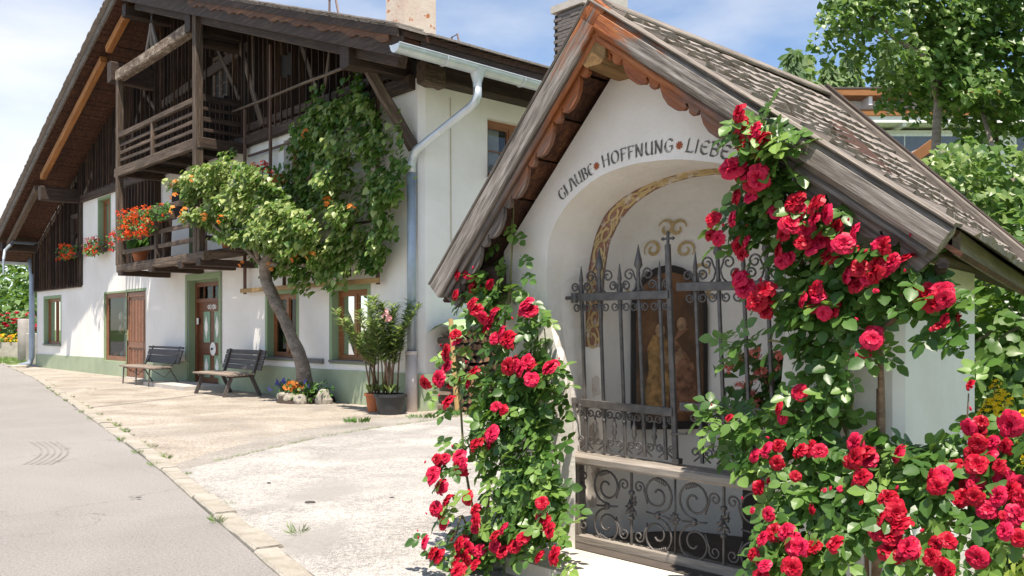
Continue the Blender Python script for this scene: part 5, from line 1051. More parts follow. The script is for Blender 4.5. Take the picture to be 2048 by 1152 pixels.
# centre line by arc length
cl = [lerp(D1[i],D2[i],.5) for i in range(i0,i1+1)]; acc = [0]
for p, q in zip(cl[:-1], cl[1:]): acc.append(acc[-1]+math.hypot(q[0]-p[0], q[1]-p[1]))
def onband(s, v):
    s = max(0, min(acc[-1]-1e-4, s)); i = max(j for j in range(len(acc)) if acc[j] <= s); i = min(i, len(cl)-2); t = (s-acc[i])/max(1e-6, acc[i+1]-acc[i])
    c = lerp(cl[i], cl[i+1], t); A = lerp(D1[i0+i], D1[i0+i+1], t); hw_ = (A[0]-c[0], A[1]-c[1]); L_ = math.hypot(*hw_) or 1
    return (c[0]+hw_[0]*v, c[1]+hw_[1]*v)
s = .06; sd = 1
while s < acc[-1]-.05:
    mb = MB(); pts = [onband(s+.075*math.cos(t)*(1-t/11)*1.0-.01, sd*(.10+.62*math.sin(t)*(1-t/11))) for t in np.linspace(-2.6,7.4,40)]
    ribbon(pts, .017, .2935, mb); pts = [onband(s-.07+.10*t, -sd*(.75-.9*t+.3*math.sin(t*4))) for t in np.linspace(0,1,12)]; ribbon(pts, .014, .2938, mb)
    pts = [onband(s+.03+.05*t, sd*(.8-.5*t*t)) for t in np.linspace(0,1,8)]; ribbon(pts, .012, .2932, mb)
    mb.build('painted_scroll', GOLD, band); s += .128; sd = -sd
rf = random.Random(3)
for z in (.72,.55,.35,.45,1.0):
    mb = MB(); k = 9; c = (-.01+rf.uniform(-.02,.02), z); mb.add([(c[0]+math.cos(t)*rf.uniform(.03,.055), .297, c[1]+math.sin(t)*rf.uniform(.05,.09)) for t in np.linspace(0,5.6,k)], [tuple(range(k))]); mb.build('faded_paint', FADE, band)

# painted altar panel standing in the apse
ap = link('altar_painting', None, chapel)
pa, pb = Vector((.10,.50,0)), Vector((.40,.86,0)); pc = (pa+pb)/2; px = (pb-pa).normalized(); pn = Vector((px.y,-px.x,0)); hwid = (pb-pa).length/2
def pp(u, v, t): return pc+px*u+pn*t+Vector((0,0,v))
def archpoly(w_, z0, zs, zt, n=14): return [(-w_,z0),(w_,z0)]+[(w_*math.cos(t), zs+(zt-zs)*math.sin(t)) for t in np.linspace(0,math.pi,n)]
mb = MB(); mb.prism(archpoly(hwid,.74,1.47,1.735), pp, 0, .03); mb.build('frame', plain('black_frame', (.02,.016,.014), .5), ap)
m, nt, bs, N_, K_ = newmat('old_oil_painting'); v = mapped(nt,(1,1,.7)); f = noise_n(nt, v, 7, 5, .6, .6); g = noise_n(nt, v, 2.6, 2)
K_(mixc(nt, ramp(nt, g, [(.4,(0,0,0)),(.65,(.8,.8,.8))]), ramp(nt, f, [(.3,(.06,.03,.015)),(.5,(.17,.075,.03)),(.7,(.28,.15,.065))]), (.035,.03,.025)), bs.inputs['Base Color']); bs.inputs['Roughness'].default_value = .45
mb = MB(); mb.prism(archpoly(hwid*.88,.79,1.47,1.69), pp, .0305, .034); mb.build('canvas', m, ap)
PF = [plain('paint_ochre', (.36,.20,.07), .5, 0, 0, 60, .5), plain('paint_flesh', (.38,.23,.13), .5, 0, 0, 60, .4), plain('paint_red', (.28,.13,.07), .5, 0, 0, 60, .5)]
for cx, mi, hh in ((-.075,0,1.36),(.085,2,1.40)):
    sgn = 1 if cx < 0 else -1
    body = [(cx-.07,.84),(cx+.06,.84),(cx+.075*1,1.0),(cx+.06,1.14),(cx+.07*sgn+.02,hh-.12),(cx+.03,hh-.05),(cx-.03,hh-.05),(cx-.065,hh-.13),(cx-.055,1.1),(cx-.08,.98)]
    mb = MB(); mb.prism(body, pp, .0345, .0352); mb.build('painted_figure', PF[mi], ap)
    mb = MB(); mb.prism([(cx+.014*sgn+.03*math.cos(t), hh-.022+.042*math.sin(t)) for t in np.linspace(0,5.9,12)], pp, .0355, .0362); mb.build('painted_head', PF[1], ap)
    mb = MB(); mb.prism([(cx,1.18),(cx+.09*sgn,1.10),(cx+.10*sgn,1.13),(cx+.02*sgn,1.24)], pp, .0364, .037); mb.build('painted_arm', PF[1], ap)
def onapse(u, v):
    """the spot on the curved niche wall straight behind a point of the panel plane"""
    best = None
    for i in range(-60, 90):
        t = -i*.005; p = pp(u, v, t); q = ((p.x-ac)/.6)**2+((p.y-.3)/.62)**2+(max(0, v-1.62)/.55)**2
        if q < .985: best = p
    return (best or pp(u, v, .012))
for sg in (-1, 1):
    for (cu, cv, r0, tu, st) in ((.10,1.83,.055,1.3,-.6),(.20,1.70,.05,1.2,-.4),(.035,1.95,.05,1.1,.2),(.27,1.56,.04,1.1,-.3)):
        mb = MB(); pts = []
        for t in np.linspace(0,1,22):
            an = st+t*tu*2*math.pi; r_ = r0*(1-.75*t); pts.append((sg*(cu+r_*math.cos(an)), cv+r_*math.sin(an)))
        mm = MB(); ribbon(pts, .022, 0, mm); mb.add([onapse(p[0], p[2]) for p in mm.v], mm.f); mb.build('painted_scroll', GOLD, ap)
# coral geraniums on a ledge inside
mb = MB(); mb.box(.95,1.24,.36,.6,.1,.78); mb.build('altar_ledge', plain('dark_altar_block', (.03,.027,.025), .9), chapel)
gp = thing('potted_geranium', 'coral pink geranium with dark leaves standing inside the chapel behind the gate', 'flowers', cw(1.17,.40,.785), CRZ); pot_mesh(gp, .07, .1, .15, TERRA)
P = [(random.gauss(0,.13), random.gauss(-.03,.08), random.uniform(.08,.42)) for _ in range(330)]; cloud('foliage', LEAF_GER, [HEART], P, rdir(330)*.6+np.array((-.4,-.5,.5)), rdir(330), rng.uniform(.05,.085,330), parent=gp, tint=rng.random(330)*.35)
for u, z in ((-.20,.42),(-.15,.46),(-.10,.44),(-.24,.36),(-.14,.30),(-.10,.32),(-.05,.35),(-.02,.30),(-.20,.26),(-.08,.18),(.0,.24),(.06,.42),(.1,.44),(.04,.36),(.09,.36),(.13,.38),(.1,.28),(.02,.43),(.15,.3),(-.13,.22)): put('blossom', random.choice(GERC), gp, (u, -.12+random.uniform(-.03,.03), z), .036)

# lettering over the arch
GLY = {'G':(.62,[[(.55,.82),(.42,.97),(.24,.97),(.08,.78),(.03,.5),(.08,.2),(.25,.02),(.45,.05),(.54,.2),(.54,.46),(.36,.46)]]),
 'L':(.5,[[(.12,1),(.1,.06),(.0,.0)],[(.1,.03),(.48,.03),(.5,.14)]]), 'A':(.62,[[(.0,0),(.14,.45),(.26,1),(.38,.98),(.48,.5),(.58,0)],[(.1,.36),(.5,.36)],[(.14,.98),(.42,.98)]]),
 'U':(.64,[[(.08,1),(.08,.28),(.18,.05),(.36,.04),(.5,.2)],[(.52,1),(.52,.05),(.6,0)]]), 'B':(.58,[[(.1,1),(.1,.02),(.34,.02),(.5,.16),(.48,.38),(.34,.52),(.12,.52)],[(.02,.98),(.32,.97),(.44,.82),(.4,.62),(.3,.53)]]),
 'E':(.54,[[(.5,.86),(.36,.98),(.18,.92),(.06,.7),(.04,.45),(.1,.18),(.28,.02),(.5,.1)],[(.05,.52),(.4,.54)]]), 'H':(.66,[[(.1,1),(.1,0)],[(.52,1),(.52,0)],[(.1,.5),(.52,.56)]]),
 'O':(.66,[[(.3+.27*math.cos(t),.5+.49*math.sin(t)) for t in np.linspace(0,6.2832,18)]]), 'F':(.5,[[(.1,1),(.1,0)],[(.02,.97),(.46,.97),(.46,.86)],[(.1,.53),(.4,.56)]]),
 'N':(.68,[[(.1,0),(.1,1)],[(.06,1),(.5,.04)],[(.52,0),(.52,1)]]), 'I':(.26,[[(.1,1),(.1,0)]])}
BL = densify([(-.02,2.068),(.006,2.088),(.12,2.160),(.235,2.207),(.314,2.236),(.48,2.256),(.62,2.260),(.745,2.256),(.843,2.244),(1.03,2.190),(1.16,2.135)], 4)
bacc = [0]
for p, q in zip(BL[:-1], BL[1:]): bacc.append(bacc[-1]+math.hypot(q[0]-p[0], q[1]-p[1]))
def s_at(a): 
    for i in range(len(BL)-1):
        if BL[i+1][0] >= a: return bacc[i]+(bacc[i+1]-bacc[i])*(a-BL[i][0])/(BL[i+1][0]-BL[i][0])
def base_at(s):
    i = 0
    while i < len(bacc)-2 and bacc[i+1] < s: i += 1
    t = (s-bacc[i])/(bacc[i+1]-bacc[i]); p = lerp(BL[i], BL[i+1], t); d = Vector((BL[i+1][0]-BL[i][0], BL[i+1][1]-BL[i][1])).normalized(); return p, d
INK = fresco('letter_paint', (.12,.11,.10), -.3); STAR = fresco('star_paint', (.38,.10,.04), -.9)
txt = link('wall_lettering', None, chapel); LH = .069
for word, a0, a1 in (('GLAUBE',-.002,.242),('HOFFNUNG',.302,.765),('LIEBE',.838,1.085)):
    s0, s1 = s_at(a0), s_at(a1); tot = sum(GLY[c][0] for c in word)+.06*(len(word)-1); k = (s1-s0)/tot; s = s0
    for c in word:
        wd, strokes = GLY[c]; mb = MB()
        for si, st in enumerate(strokes):
            q = []
            for (x, y) in st:
                p, d = base_at(s+x*k); nn = Vector((-d.y, d.x)); q.append((p[0]+nn.x*y*LH, p[1]+nn.y*y*LH))
            nx, nz = .0052, .0033
            for u, v in zip(q[:-1], q[1:]):
                mb.quad((u[0]-nx,-.0035-.0004*si,u[1]-nz),(u[0]+nx,-.0035-.0004*si,u[1]+nz),(v[0]+nx,-.0035-.0004*si,v[1]+nz),(v[0]-nx,-.0035-.0004*si,v[1]-nz))
        mb.build('letter', INK, txt); s += (wd+.06)*k
for a in (.268, .800):
    p, d = base_at(s_at(a)); mb = MB()
    for r_ in range(4):
        t = r_*math.pi/4+.2; c = (p[0]-d.y*LH*.45, p[1]+d.x*LH*.45); ribbon([(c[0]-.021*math.cos(t), c[1]-.021*math.sin(t)), (c[0], c[1]), (c[0]+.021*math.cos(t), c[1]+.021*math.sin(t))], .009, -.0035-.0003*r_, mb, False)
    mb.build('star', STAR, txt)

# ---------------- roof of the chapel
FA, FB = Vector((APX,-.25,AZ)), Vector((2.235,-.25,1.735)); RA, RB = Vector((APX,2.2,AZ)), Vector((1.92,2.2,1.58))
LB_, LRB = Vector((-.84,-.25,1.625)), Vector((-.80,2.2,1.62))
croof = MB()
def slab(q, th, mbx):
    nn = (q[1]-q[0]).cross(q[3]-q[0]).normalized()
    if nn.z < 0: nn = -nn
    mbx.add([p for p in q]+[p-nn*th for p in q], [(0,1,2,3),(7,6,5,4),(0,4,5,1),(1,5,6,2),(2,6,7,3),(3,7,4,0)])
slab([FA+Vector((0,.04,-.035)), FB+Vector((-.03,.04,-.01)), RB+Vector((-.03,0,-.01)), RA+Vector((0,0,-.035))], .025, croof); slab([FA+Vector((0,.04,-.035)), LB_+Vector((.03,.04,0)), LRB+Vector((.03,0,0)), RA+Vector((0,0,-.035))], .025, croof)
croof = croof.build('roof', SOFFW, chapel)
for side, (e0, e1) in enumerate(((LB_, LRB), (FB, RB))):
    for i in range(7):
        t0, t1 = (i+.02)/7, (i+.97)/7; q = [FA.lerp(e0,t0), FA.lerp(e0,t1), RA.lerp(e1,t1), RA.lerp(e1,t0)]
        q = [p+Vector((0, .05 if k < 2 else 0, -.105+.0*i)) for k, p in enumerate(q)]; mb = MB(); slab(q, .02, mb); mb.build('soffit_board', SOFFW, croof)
# shingles on the right slope: every one a piece
def shingle_mesh(seed):
    r = random.Random(seed); L_, W_ = .27, r.uniform(.142,.165); k = 4; top, bot = [], []
    ys = [-W_/2+W_*i/(k-1) for i in range(k)]
    v = []; f = []
    for y in ys: v += [(-L_/2+r.uniform(-.008,.008), y, .0), (L_/2, y, 0), (-L_/2+r.uniform(-.010,.012), y, .024+r.uniform(-.005,.006)), (L_/2, y, .006)]
    for i in range(k-1):
        o = i*4; f += [(o+2,o+3,o+7,o+6),(o,o+4,o+5,o+1),(o,o+2,o+6,o+4),(o+1,o+5,o+7,o+3)]
    f += [(0,1,3,2),((k-1)*4,(k-1)*4+2,(k-1)*4+3,(k-1)*4+1)]
    me = bpy.data.meshes.new('shingle'); me.from_pydata(v, [], f); me.materials.append(SHINGLE); return me
SHM = [shingle_mesh(i) for i in range(7)]
rows = 15; rsh = random.Random(6); stuffmb = MB()
for r_ in range(rows):
    v0 = (r_+.5)/rows; u = rsh.uniform(.03,.06)
    while u < .985:
        du = rsh.uniform(.05,.064); P00 = FB.lerp(RB, min(1,max(0,u))); P10 = FA.lerp(RA, min(1,max(0,u))); P01 = FB.lerp(RB, min(1,max(.01,u+.02))); c = P00.lerp(P10, v0)
        x = (P10-P00).normalized(); y = (RB-FB).lerp(RA-FA, v0).normalized(); z = x.cross(y).normalized()
        if z.z < 0: z = -z; 
        y = z.cross(x); tilt = Matrix.Rotation(R(3.2+rsh.uniform(-.35,.45)), 4, 'Y') @ Matrix.Rotation(R(rsh.uniform(-.7,.7)), 4, 'Z')
        m4 = Matrix((x,y,z)).transposed().to_4x4(); m4.translation = c+z*(-.012+rsh.uniform(0,.006)); m4 = m4 @ tilt
        link('shingle', rsh.choice(SHM), croof, m4); u += du
# left slope, seen only from other sides: joined
mb = MB()
for r_ in range(12):
    for k in range(16):
        u0, u1 = k/16+.002, (k+1)/16-.002; v0, v1 = r_/12, (r_+1.3)/12; v1 = min(v1, 1); q = [LB_.lerp(LRB,u0).lerp(FA.lerp(RA,u0),v0), LB_.lerp(LRB,u1).lerp(FA.lerp(RA,u1),v0), LB_.lerp(LRB,u1).lerp(FA.lerp(RA,u1),v1), LB_.lerp(LRB,u0).lerp(FA.lerp(RA,u0),v1)]
        nn = Vector((-.73,0,.68)); q = [q[0]+nn*.0, q[1]+nn*.0, q[2]-nn*.022, q[3]-nn*.022]; slab(q, .012, mb)
mb.build('slope_shingles', SHINGLE, croof, kind='stuff')
# barge boards
def grade_wood(name, cA, cB, cut):
    """varnished near the ridge, greyed by weather towards the eave (object X runs down the rake)"""
    m = wood(name, *cA, grain=(3,30,30), rough=.65, bump=.45, var=.06); nt = m.node_tree; bs = nt.nodes['Principled BSDF']; old = bs.inputs['Base Color'].links[0].from_socket
    tcn = nt.nodes.new('ShaderNodeTexCoord'); sp = nt.nodes.new('ShaderNodeSeparateXYZ'); nt.links.new(tcn.outputs['Object'], sp.inputs[0])
    nz_ = noise_n(nt, mapped(nt,(2,9,9)), 1.5, 5, .6); s_ = mul(nt, mul(nt, nz_, 1.6), sp.outputs[0], 'ADD')
    f2 = mixc(nt, .4, noise_n(nt, mapped(nt,(2.6,38,38)), 1.0, 6, .62), noise_n(nt, mapped(nt,(10,150,150)), 1.0, 3, .6)); grey = ramp(nt, f2, [(.35,cB[0]),(.5,cB[1]),(.65,cB[2])])
    nt.links.new(mixc(nt, ramp(nt, s_, [(cut-.25,(0,0,0)),(cut+.6,(1,1,1))]), old, grey), bs.inputs['Base Color']); return m
GRY = ((.05,.042,.035),(.19,.163,.138),(.36,.325,.29)); ORG = ((.15,.035,.008),(.29,.085,.02),(.40,.155,.045)); BRG = ((.04,.033,.028),(.12,.10,.085),(.22,.19,.165))
FACEW = grade_wood('barge_face_wood', ORG, GRY, -.42); VALW = grade_wood('valance_wood', ORG, BRG, .55); 
def rake_frame(p, q):
    x = (q-p).normalized(); y = Vector((0,1,0)); z = x.cross(y).normalized()
    if z.z < 0: z = -z
    y = z.cross(x); m = Matrix((x,y,z)).transposed().to_4x4(); m.translation = (p+q)/2; return m
MOT = [(0,.020),(.02,.05),(.06,.085),(.11,.105),(.165,.105),(.205,.08),(.212,.055),(.195,.045),(.205,.035),(.225,.05),(.24,.075),(.262,.08),(.283,.06),(.285,.03)]
for side, (p, q) in enumerate(((FA, LB_), (FA, FB))):
    m4 = rake_frame(p+Vector((0,-.03,0)), q+Vector((0,-.03,0))); L_ = (q-p).length; ysg = 1 if (m4 @ Vector((0,1,0))-m4 @ Vector((0,0,0))).y > 0 else -1
    def bb(nm, z0, z1, y0, y1, mat, x0=0, x1=0, roundish=False):
        mb = MB(); vs, fs = chamfer_box(L_+x0+x1, abs(y1-y0), abs(z1-z0), .03 if roundish else .008); mb.add([(v[0]+(x1-x0)/2, v[1]+ysg*(y0+y1)/2, v[2]+(z0+z1)/2) for v in vs], fs); return mb.build(nm, mat, chapel, mw=m4)
    up_ = .075 if side == 0 else .03
    bb('barge_board', -.128, -.010, -.03, .03, FACEW, 0 if side else .02, 0, side == 1)
    bb('barge_cap', -.009, .006, -.036, .05, GREYW, .01, .0)
    bb('trim_board', -.162, -.130, -.008, .022, VALW, 0, -.03)
    mb = MB(); x = -L_/2+.05; low = [(x, -.165)]; 
    while x+.285 < L_/2-.02:
        low += [(x+u*1.0, -.142-v*.82) for u, v in MOT]; x += .285
    low += [(L_/2-.14,-.18),(L_/2-.09,-.25),(L_/2-.03,-.25),(L_/2-.01,-.15)]
    poly = low+[(L_/2-.01,-.10),(-L_/2+.02,-.10)]
    mb.prism(poly, lambda u, v, t: (u, ysg*t, v), .024, .05); mb.build('scalloped_valance', VALW, chapel, mw=m4)
timber('ridge_beam', chapel, (APX,-.28,AZ-.27), (APX,.4,AZ-.27), .16, .15, wood('ridge_beam_wood', (.10,.05,.015), (.2,.11,.035), (.28,.17,.06)), .03, .01)
timber('ridge_cap', chapel, FA+Vector((.05,.02,-.018)), RA+Vector((.05,0,-.008)), .13, .022, GREYW, .006, .004, up=(.6,0,.8)); timber('ridge_cap', chapel, FA+Vector((-.05,.02,-.03)), RA+Vector((-.05,0,-.03)), .14, .022, GREYW, .006, .004, up=(-.73,0,.68))
timber('verge_board', chapel, RA+Vector((0,.0,.02)), RB+Vector((.02,0,.045)), .05, .06, GREYW, .006); timber('verge_board', chapel, RA+Vector((0,.03,.0)), RB+Vector((.02,.03,.0)), .03, .14, DARKW, .006)
EAV = wood('eave_board_wood', (.09,.072,.052), (.17,.14,.105), (.25,.21,.16))
timber('eave_board', chapel, FB+Vector((-.05,.10,-.055)), RB+Vector((-.05,0,-.055)), .03, .095, EAV, .006, .004)
timber('eave_plate', chapel, Vector((2.0,.02,1.70)), Vector((1.78,2.1,1.62)), .10, .10, DARKW, .01)
timber('eave_plate', chapel, Vector((-.62,-.25,1.63)), Vector((-.6,2.0,1.63)), .10, .12, DARKW, .01)
timber('eave_outrigger', chapel, Vector((-.80,-.16,1.66)), Vector((-.4,-.10,1.66)), .08, .13, DARKW, .01)
timber('eave_outrigger', chapel, Vector((-.72,-.14,1.58)), Vector((-.4,-.08,1.58)), .06, .05, DARKW, .01)
mb = MB(); mb.tube([(2.16,-.22,1.60),(2.10,-.1,1.545),(2.02,.02,1.53),(1.95,.1,1.6)], .025, 6); mb.build('eave_bracket', BALCW, chapel)

# ---------------- step slab, sill beam, iron gate and grille
mb = MB(); mb.prism([(-.06,-.40),(2.3,-.46),(2.3,.02),(1.33,.02),(1.33,.3),(.05,.3),(.05,.02),(-.10,.0)], lambda u, v, t: (u, v, t), -.03, .10); mb.build('step_slab', plaster('pale_step_concrete', (.60,.54,.47), (.38,.33,.27), .4, 2.2, .5), chapel)
stone(cw(-.16,-.30,.03), (.10,.13,.08), 7, 'grey kerb stone at the left end of the chapel step')
BMW = wood('sill_beam_wood', (.10,.085,.07), (.2,.175,.15), (.3,.265,.23))
timber('sill_beam', chapel, (-.03,.125,.600), (1.42,.125,.592), .17, .055, BMW, .012, .003)
timber('frame_rail', chapel, (.0,.14,.128), (1.36,.14,.128), .07, .055, BMW, .008); timber('frame_post', chapel, (.005,.14,.155), (-.01,.14,.57), .06, .07, BMW, .008); timber('frame_post', chapel, (1.34,.14,.155), (1.34,.14,.57), .06, .07, BMW, .008)
GB = .15
sh = lambda a, z: a+(1.53-z)*.045
gate = link('gate', None, chapel)
def spiral(cx, cz, r0, r1, turns, a0, n=26):
    return [(cx+(r0+(r1-r0)*t)*math.cos(a0+turns*2*math.pi*t), cz+(r0+(r1-r0)*t)*math.sin(a0+turns*2*math.pi*t)) for t in np.linspace(0,1,n)]
def iron(nm, pts, r_, parent, y=GB, n=5, shear=False):
    mb = MB(); mb.tube([((sh(u, v) if shear else u), y, v) for u, v in pts], r_, n); return mb.build(nm, IRON, parent, True)
SPEAR = [(.0095,0),(.012,.01),(.0095,.02),(.010,.03),(.024,.055),(.020,.085),(.010,.125),(.002,.17)]
DROP = [(.0085,0),(.013,.012),(.009,.03),(.013,.045),(.010,.07),(.002,.13)]
def bar(a, z0, z1, prof, off=0):
    timber('bar', gate, (sh(a,z0),GB,z0), (sh(a,z1),GB,z1), .017, .017, IRON, .002)
    mb = MB(); mb.lathe(prof, (sh(a,z1),GB,z1-.005), 8); mb.build('finial', IRON, gate, True)
    for z in (z1-.10, .86 if False else z0+.17): 
        mb = MB(); mb.lathe([(.009,0),(.014,.006),(.014,.016),(.009,.022)], (sh(a,z),GB,z), 8); mb.build('collar', IRON, gate, True)
def leafset(bars, rz, lz, bz):
    for k, (a, tall) in enumerate(bars):
        bar(a, bz, rz+.115 if tall else rz+.055, SPEAR if tall else DROP)
        hs = .055 if tall else .04
        for sg in (-1, 1):
            if not tall and False: continue
            r_ = .030 if tall else .024
            # upper scroll: springs from the rail beside the bar, leans out and curls
            base = [(a+sg*(.008), rz+.10 if tall else rz+.06), (a+sg*.012, rz+.07 if tall else rz+.045), (a+sg*.03, rz+.03)] if tall else [(a+sg*.008, rz+.03)]
            cx, cz = a+sg*(.062 if tall else .045), rz+(.115 if tall else .055)
            sp = spiral(cx, cz, r_, .006, 1.15, math.pi/2+sg*math.pi/2, 20); sp = [(u, v) for u, v in sp]
            if sg < 0: sp = [(2*cx-u, v) for u, v in spiral(cx, cz, r_, .006, 1.15, math.pi, 20)]; sp = [(2*cx-u, v) for u, v in [(2*cx-q[0], q[1]) for q in sp]]
            arc = [(a+sg*.052, rz+.012), (a+sg*.026, rz+.035), (a+sg*.014, rz+.075)] if tall else [(a+sg*.012, rz+.012)]
            loop = [(cx+sg*(-r_)*math.cos(t), cz+r_*math.sin(t)) for t in np.linspace(0,math.pi*1.1,9)]; inner = [(cx+sg*(r_-(r_-.006)*u)*math.cos(u*5.2)*1.0, cz-(r_-(r_-.006)*u)*math.sin(u*5.2)) for u in np.linspace(.05,1,14)]
            iron('scroll', arc+loop+inner, .0055, gate, shear=True)
            c2, r2 = (a+sg*.038, rz-.062), .022
            loop = [(a+sg*.010, rz-.045)]+[(c2[0]-sg*r2*math.cos(t), c2[1]-r2*math.sin(t)) for t in np.linspace(-.6,math.pi,9)]+[(c2[0]+sg*(r2-.017*u)*math.cos(u*4.6), c2[1]+(r2-.017*u)*math.sin(u*4.6)) for u in np.linspace(.05,1,12)]
            iron('scroll', loop, .005, gate, shear=True)
            for zz, vs_ in ((lz-.055, 1), (bz+.055, -1)):
                c3, r3 = (a+sg*.040, zz), .020
                loop = [(a+sg*.05, zz+vs_*.048), (a+sg*.012, zz+vs_*.018)]+[(c3[0]-sg*r3*math.cos(t), c3[1]-vs_*r3*math.sin(t)) for t in np.linspace(-.5,math.pi,9)]+[(c3[0]+sg*(r3-.015*u)*math.cos(u*4.6), c3[1]+vs_*(r3-.015*u)*math.sin(u*4.6)) for u in np.linspace(.05,1,10)]
                iron('scroll', loop, .005, gate, shear=True)
    for (a, _), (b, __) in zip(bars[:-1], bars[1:]):
        m_ = (a+b)/2; 
        timber('cross_tie', gate, (sh(a+.045,lz-.07),GB,lz-.07), (sh(b-.045,lz-.07),GB,lz-.07), .008, .008, IRON, .001); timber('cross_tie', gate, (sh(a+.045,bz+.07),GB,bz+.07), (sh(b-.045,bz+.07),GB,bz+.07), .008, .008, IRON, .001)
        mb = MB(); H_ = lz-bz-.14; mb.lathe([(.006,0),(.007,H_*.2),(.016,H_*.35),(.009,H_*.5),(.016,H_*.65),(.007,H_*.8),(.006,H_)], (sh(m_,(lz+bz)/2),GB,bz+.07), 8); mb.build('baluster', IRON, gate, True)
LBARS = [(.012,False),(.152,True),(.298,False),(.432,True),(.573,False)]
RBARS = [(.802,False),(.940,True),(1.085,False),(1.215,True),(1.33,False)]
leafset(LBARS, 1.535, .915, .645); leafset(RBARS, 1.572, .94, .65)
timber('rail', gate, (-.01,GB-.016,1.532), (.640,GB-.016,1.532), .014, .046, IRON, .003); timber('rail', gate, (.695,GB-.016,1.570), (1.36,GB-.016,1.560), .014, .046, IRON, .003)
timber('rail', gate, (.025,GB-.016,.917), (.665,GB-.016,.905), .014, .046, IRON, .003); timber('rail', gate, (.715,GB-.016,.940), (1.38,GB-.016,.935), .014, .046, IRON, .003)
timber('post', gate, (sh(.638,.62),GB-.004,.62), (sh(.638,1.80),GB-.004,1.80), .03, .022, IRON, .003)
mb = MB(); c = (sh(.638,1.82),GB,1.82)
mb.box(c[0]-.006,c[0]+.006,c[1]-.006,c[1]+.006,1.79,1.86); mb.box(c[0]-.032,c[0]+.032,c[1]-.005,c[1]+.005,1.826,1.838)
for dx, dz in ((-.032,1.832),(.032,1.832),(0,1.862)): mb.lathe([(.001,-.01),(.011,-.004),(.011,.004),(.001,.01)], (c[0]+dx,c[1],dz), 8)
mb.build('cross', IRON, gate)
timber('latch', gate, (.66,GB-.02,.79), (.76,GB-.02,.80), .01, .012, IRON, .002); mb = MB(); mb.box(.665,.705,GB-.02,GB+.02,.632,.66); mb.build('drop_bolt', IRON, gate)
for z in (1.53, .915):
    mb = MB(); mb.lathe([(.001,-.03),(.02,-.03),(.024,0),(.02,.03),(.001,.03)], (-.025,GB-.02,z), 10); mb.tube([(-.09,GB-.02,z),(0,GB-.02,z)], .012, 6); mb.build('hinge', IRON, gate)
# lower grille
gr = link('grille', None, chapel); YB = .125
def fil(pts, r_=.0065): return iron('scroll', pts, r_, gr, YB)
def motif(x0, sg):
    for up in (1, -1):
        zc = .345+up*.108; cx = x0+sg*.175; r_ = .092
        big = [(cx+sg*r_*.9*math.cos(t)*(1-.0*t), zc-up*r_*math.sin(t)*-1) for t in np.linspace(-2.2,1.0,10)]
        pts = []
        for t in np.linspace(0,1,34):
            an = -math.pi*.5+t*math.pi*3.3; rad = r_*(1-.80*max(0,(t-.3)/.7)); pts.append((cx+sg*rad*math.cos(an), zc+up*rad*math.sin(an)))
        fil(pts)
        c2 = (x0+sg*.052, .345+up*.135); pts = [(cx-sg*r_*.72, zc-up*r_*.62)]
        for t in np.linspace(0,1,20):
            an = math.pi*1.15-t*math.pi*2.6; rad = .036*(1-.75*t); pts.append((c2[0]+sg*-rad*math.cos(an), c2[1]+up*rad*math.sin(an)))
        fil(pts, .0055)
        mb = MB()      # small beaten leaf
        la = Vector((cx+sg*.05, YB, zc+up*.055))
        for q in range(6):
            d = Vector((-sg*.012*q, 0, up*.004*q)); mb.tube([la+d, la+d+Vector((sg*.004,-.004,up*(.026-.002*q)))], [.005,.002], 5)
        mb.build('leaf', IRON, gr, True)
    mb = MB(); mb.lathe([(.010,0),(.017,.008),(.017,.026),(.010,.034)], (x0+sg*.175,YB,.328), 8); mb.build('collar', IRON, gr, True)
    fil([(x0+sg*.10,.352),(x0+sg*.175,.345),(x0+sg*.25,.338)], .006)
for x0 in (.40, .985):
    timber('stem', gr, (x0,YB,.155), (x0,YB,.575), .013, .013, IRON, .002)
    mb = MB()
    for q in range(9):
        t = q*2.4; d = Vector((math.cos(t)*.034, -.012*math.sin(t)-.006, .012*math.sin(t*1.7)+.01*q-.03)); mb.tube([(x0,YB,.352+.006*q), Vector((x0,YB,.36))+d*.7, Vector((x0,YB,.36))+d*1.2], [.008,.013,.003], 5)
    mb.build('rosette', IRON, gr, True)
    for sg in (-1, 1): motif(x0, sg)
    for z in (.29, .43): mb = MB(); mb.lathe([(.010,0),(.018,.006),(.018,.02),(.010,.026)], (x0,YB,z), 8); mb.build('collar', IRON, gr, True)
for sg, x0 in ((1,.03),):
    for zc, r_ in ((.50,.036),(.43,.022),(.30,.022),(.21,.03)): fil([(x0+.02+.0*zc+r_*(1-.7*t)*math.cos(1.5+t*8), zc+r_*(1-.7*t)*math.sin(1.5+t*8)) for t in np.linspace(0,1,22)], .006)
fil([(.69,.16),(.69,.57)], .006); mb = MB()
for q in range(7): t = q*.9; mb.tube([(.69,YB,.345),(.69+.022*math.cos(t),YB-.008,.345+.022*math.sin(t)),(.69+.036*math.cos(t),YB-.004,.345+.036*math.sin(t))], [.007,.011,.003], 5)
mb.build('rosette', IRON, gr, True)

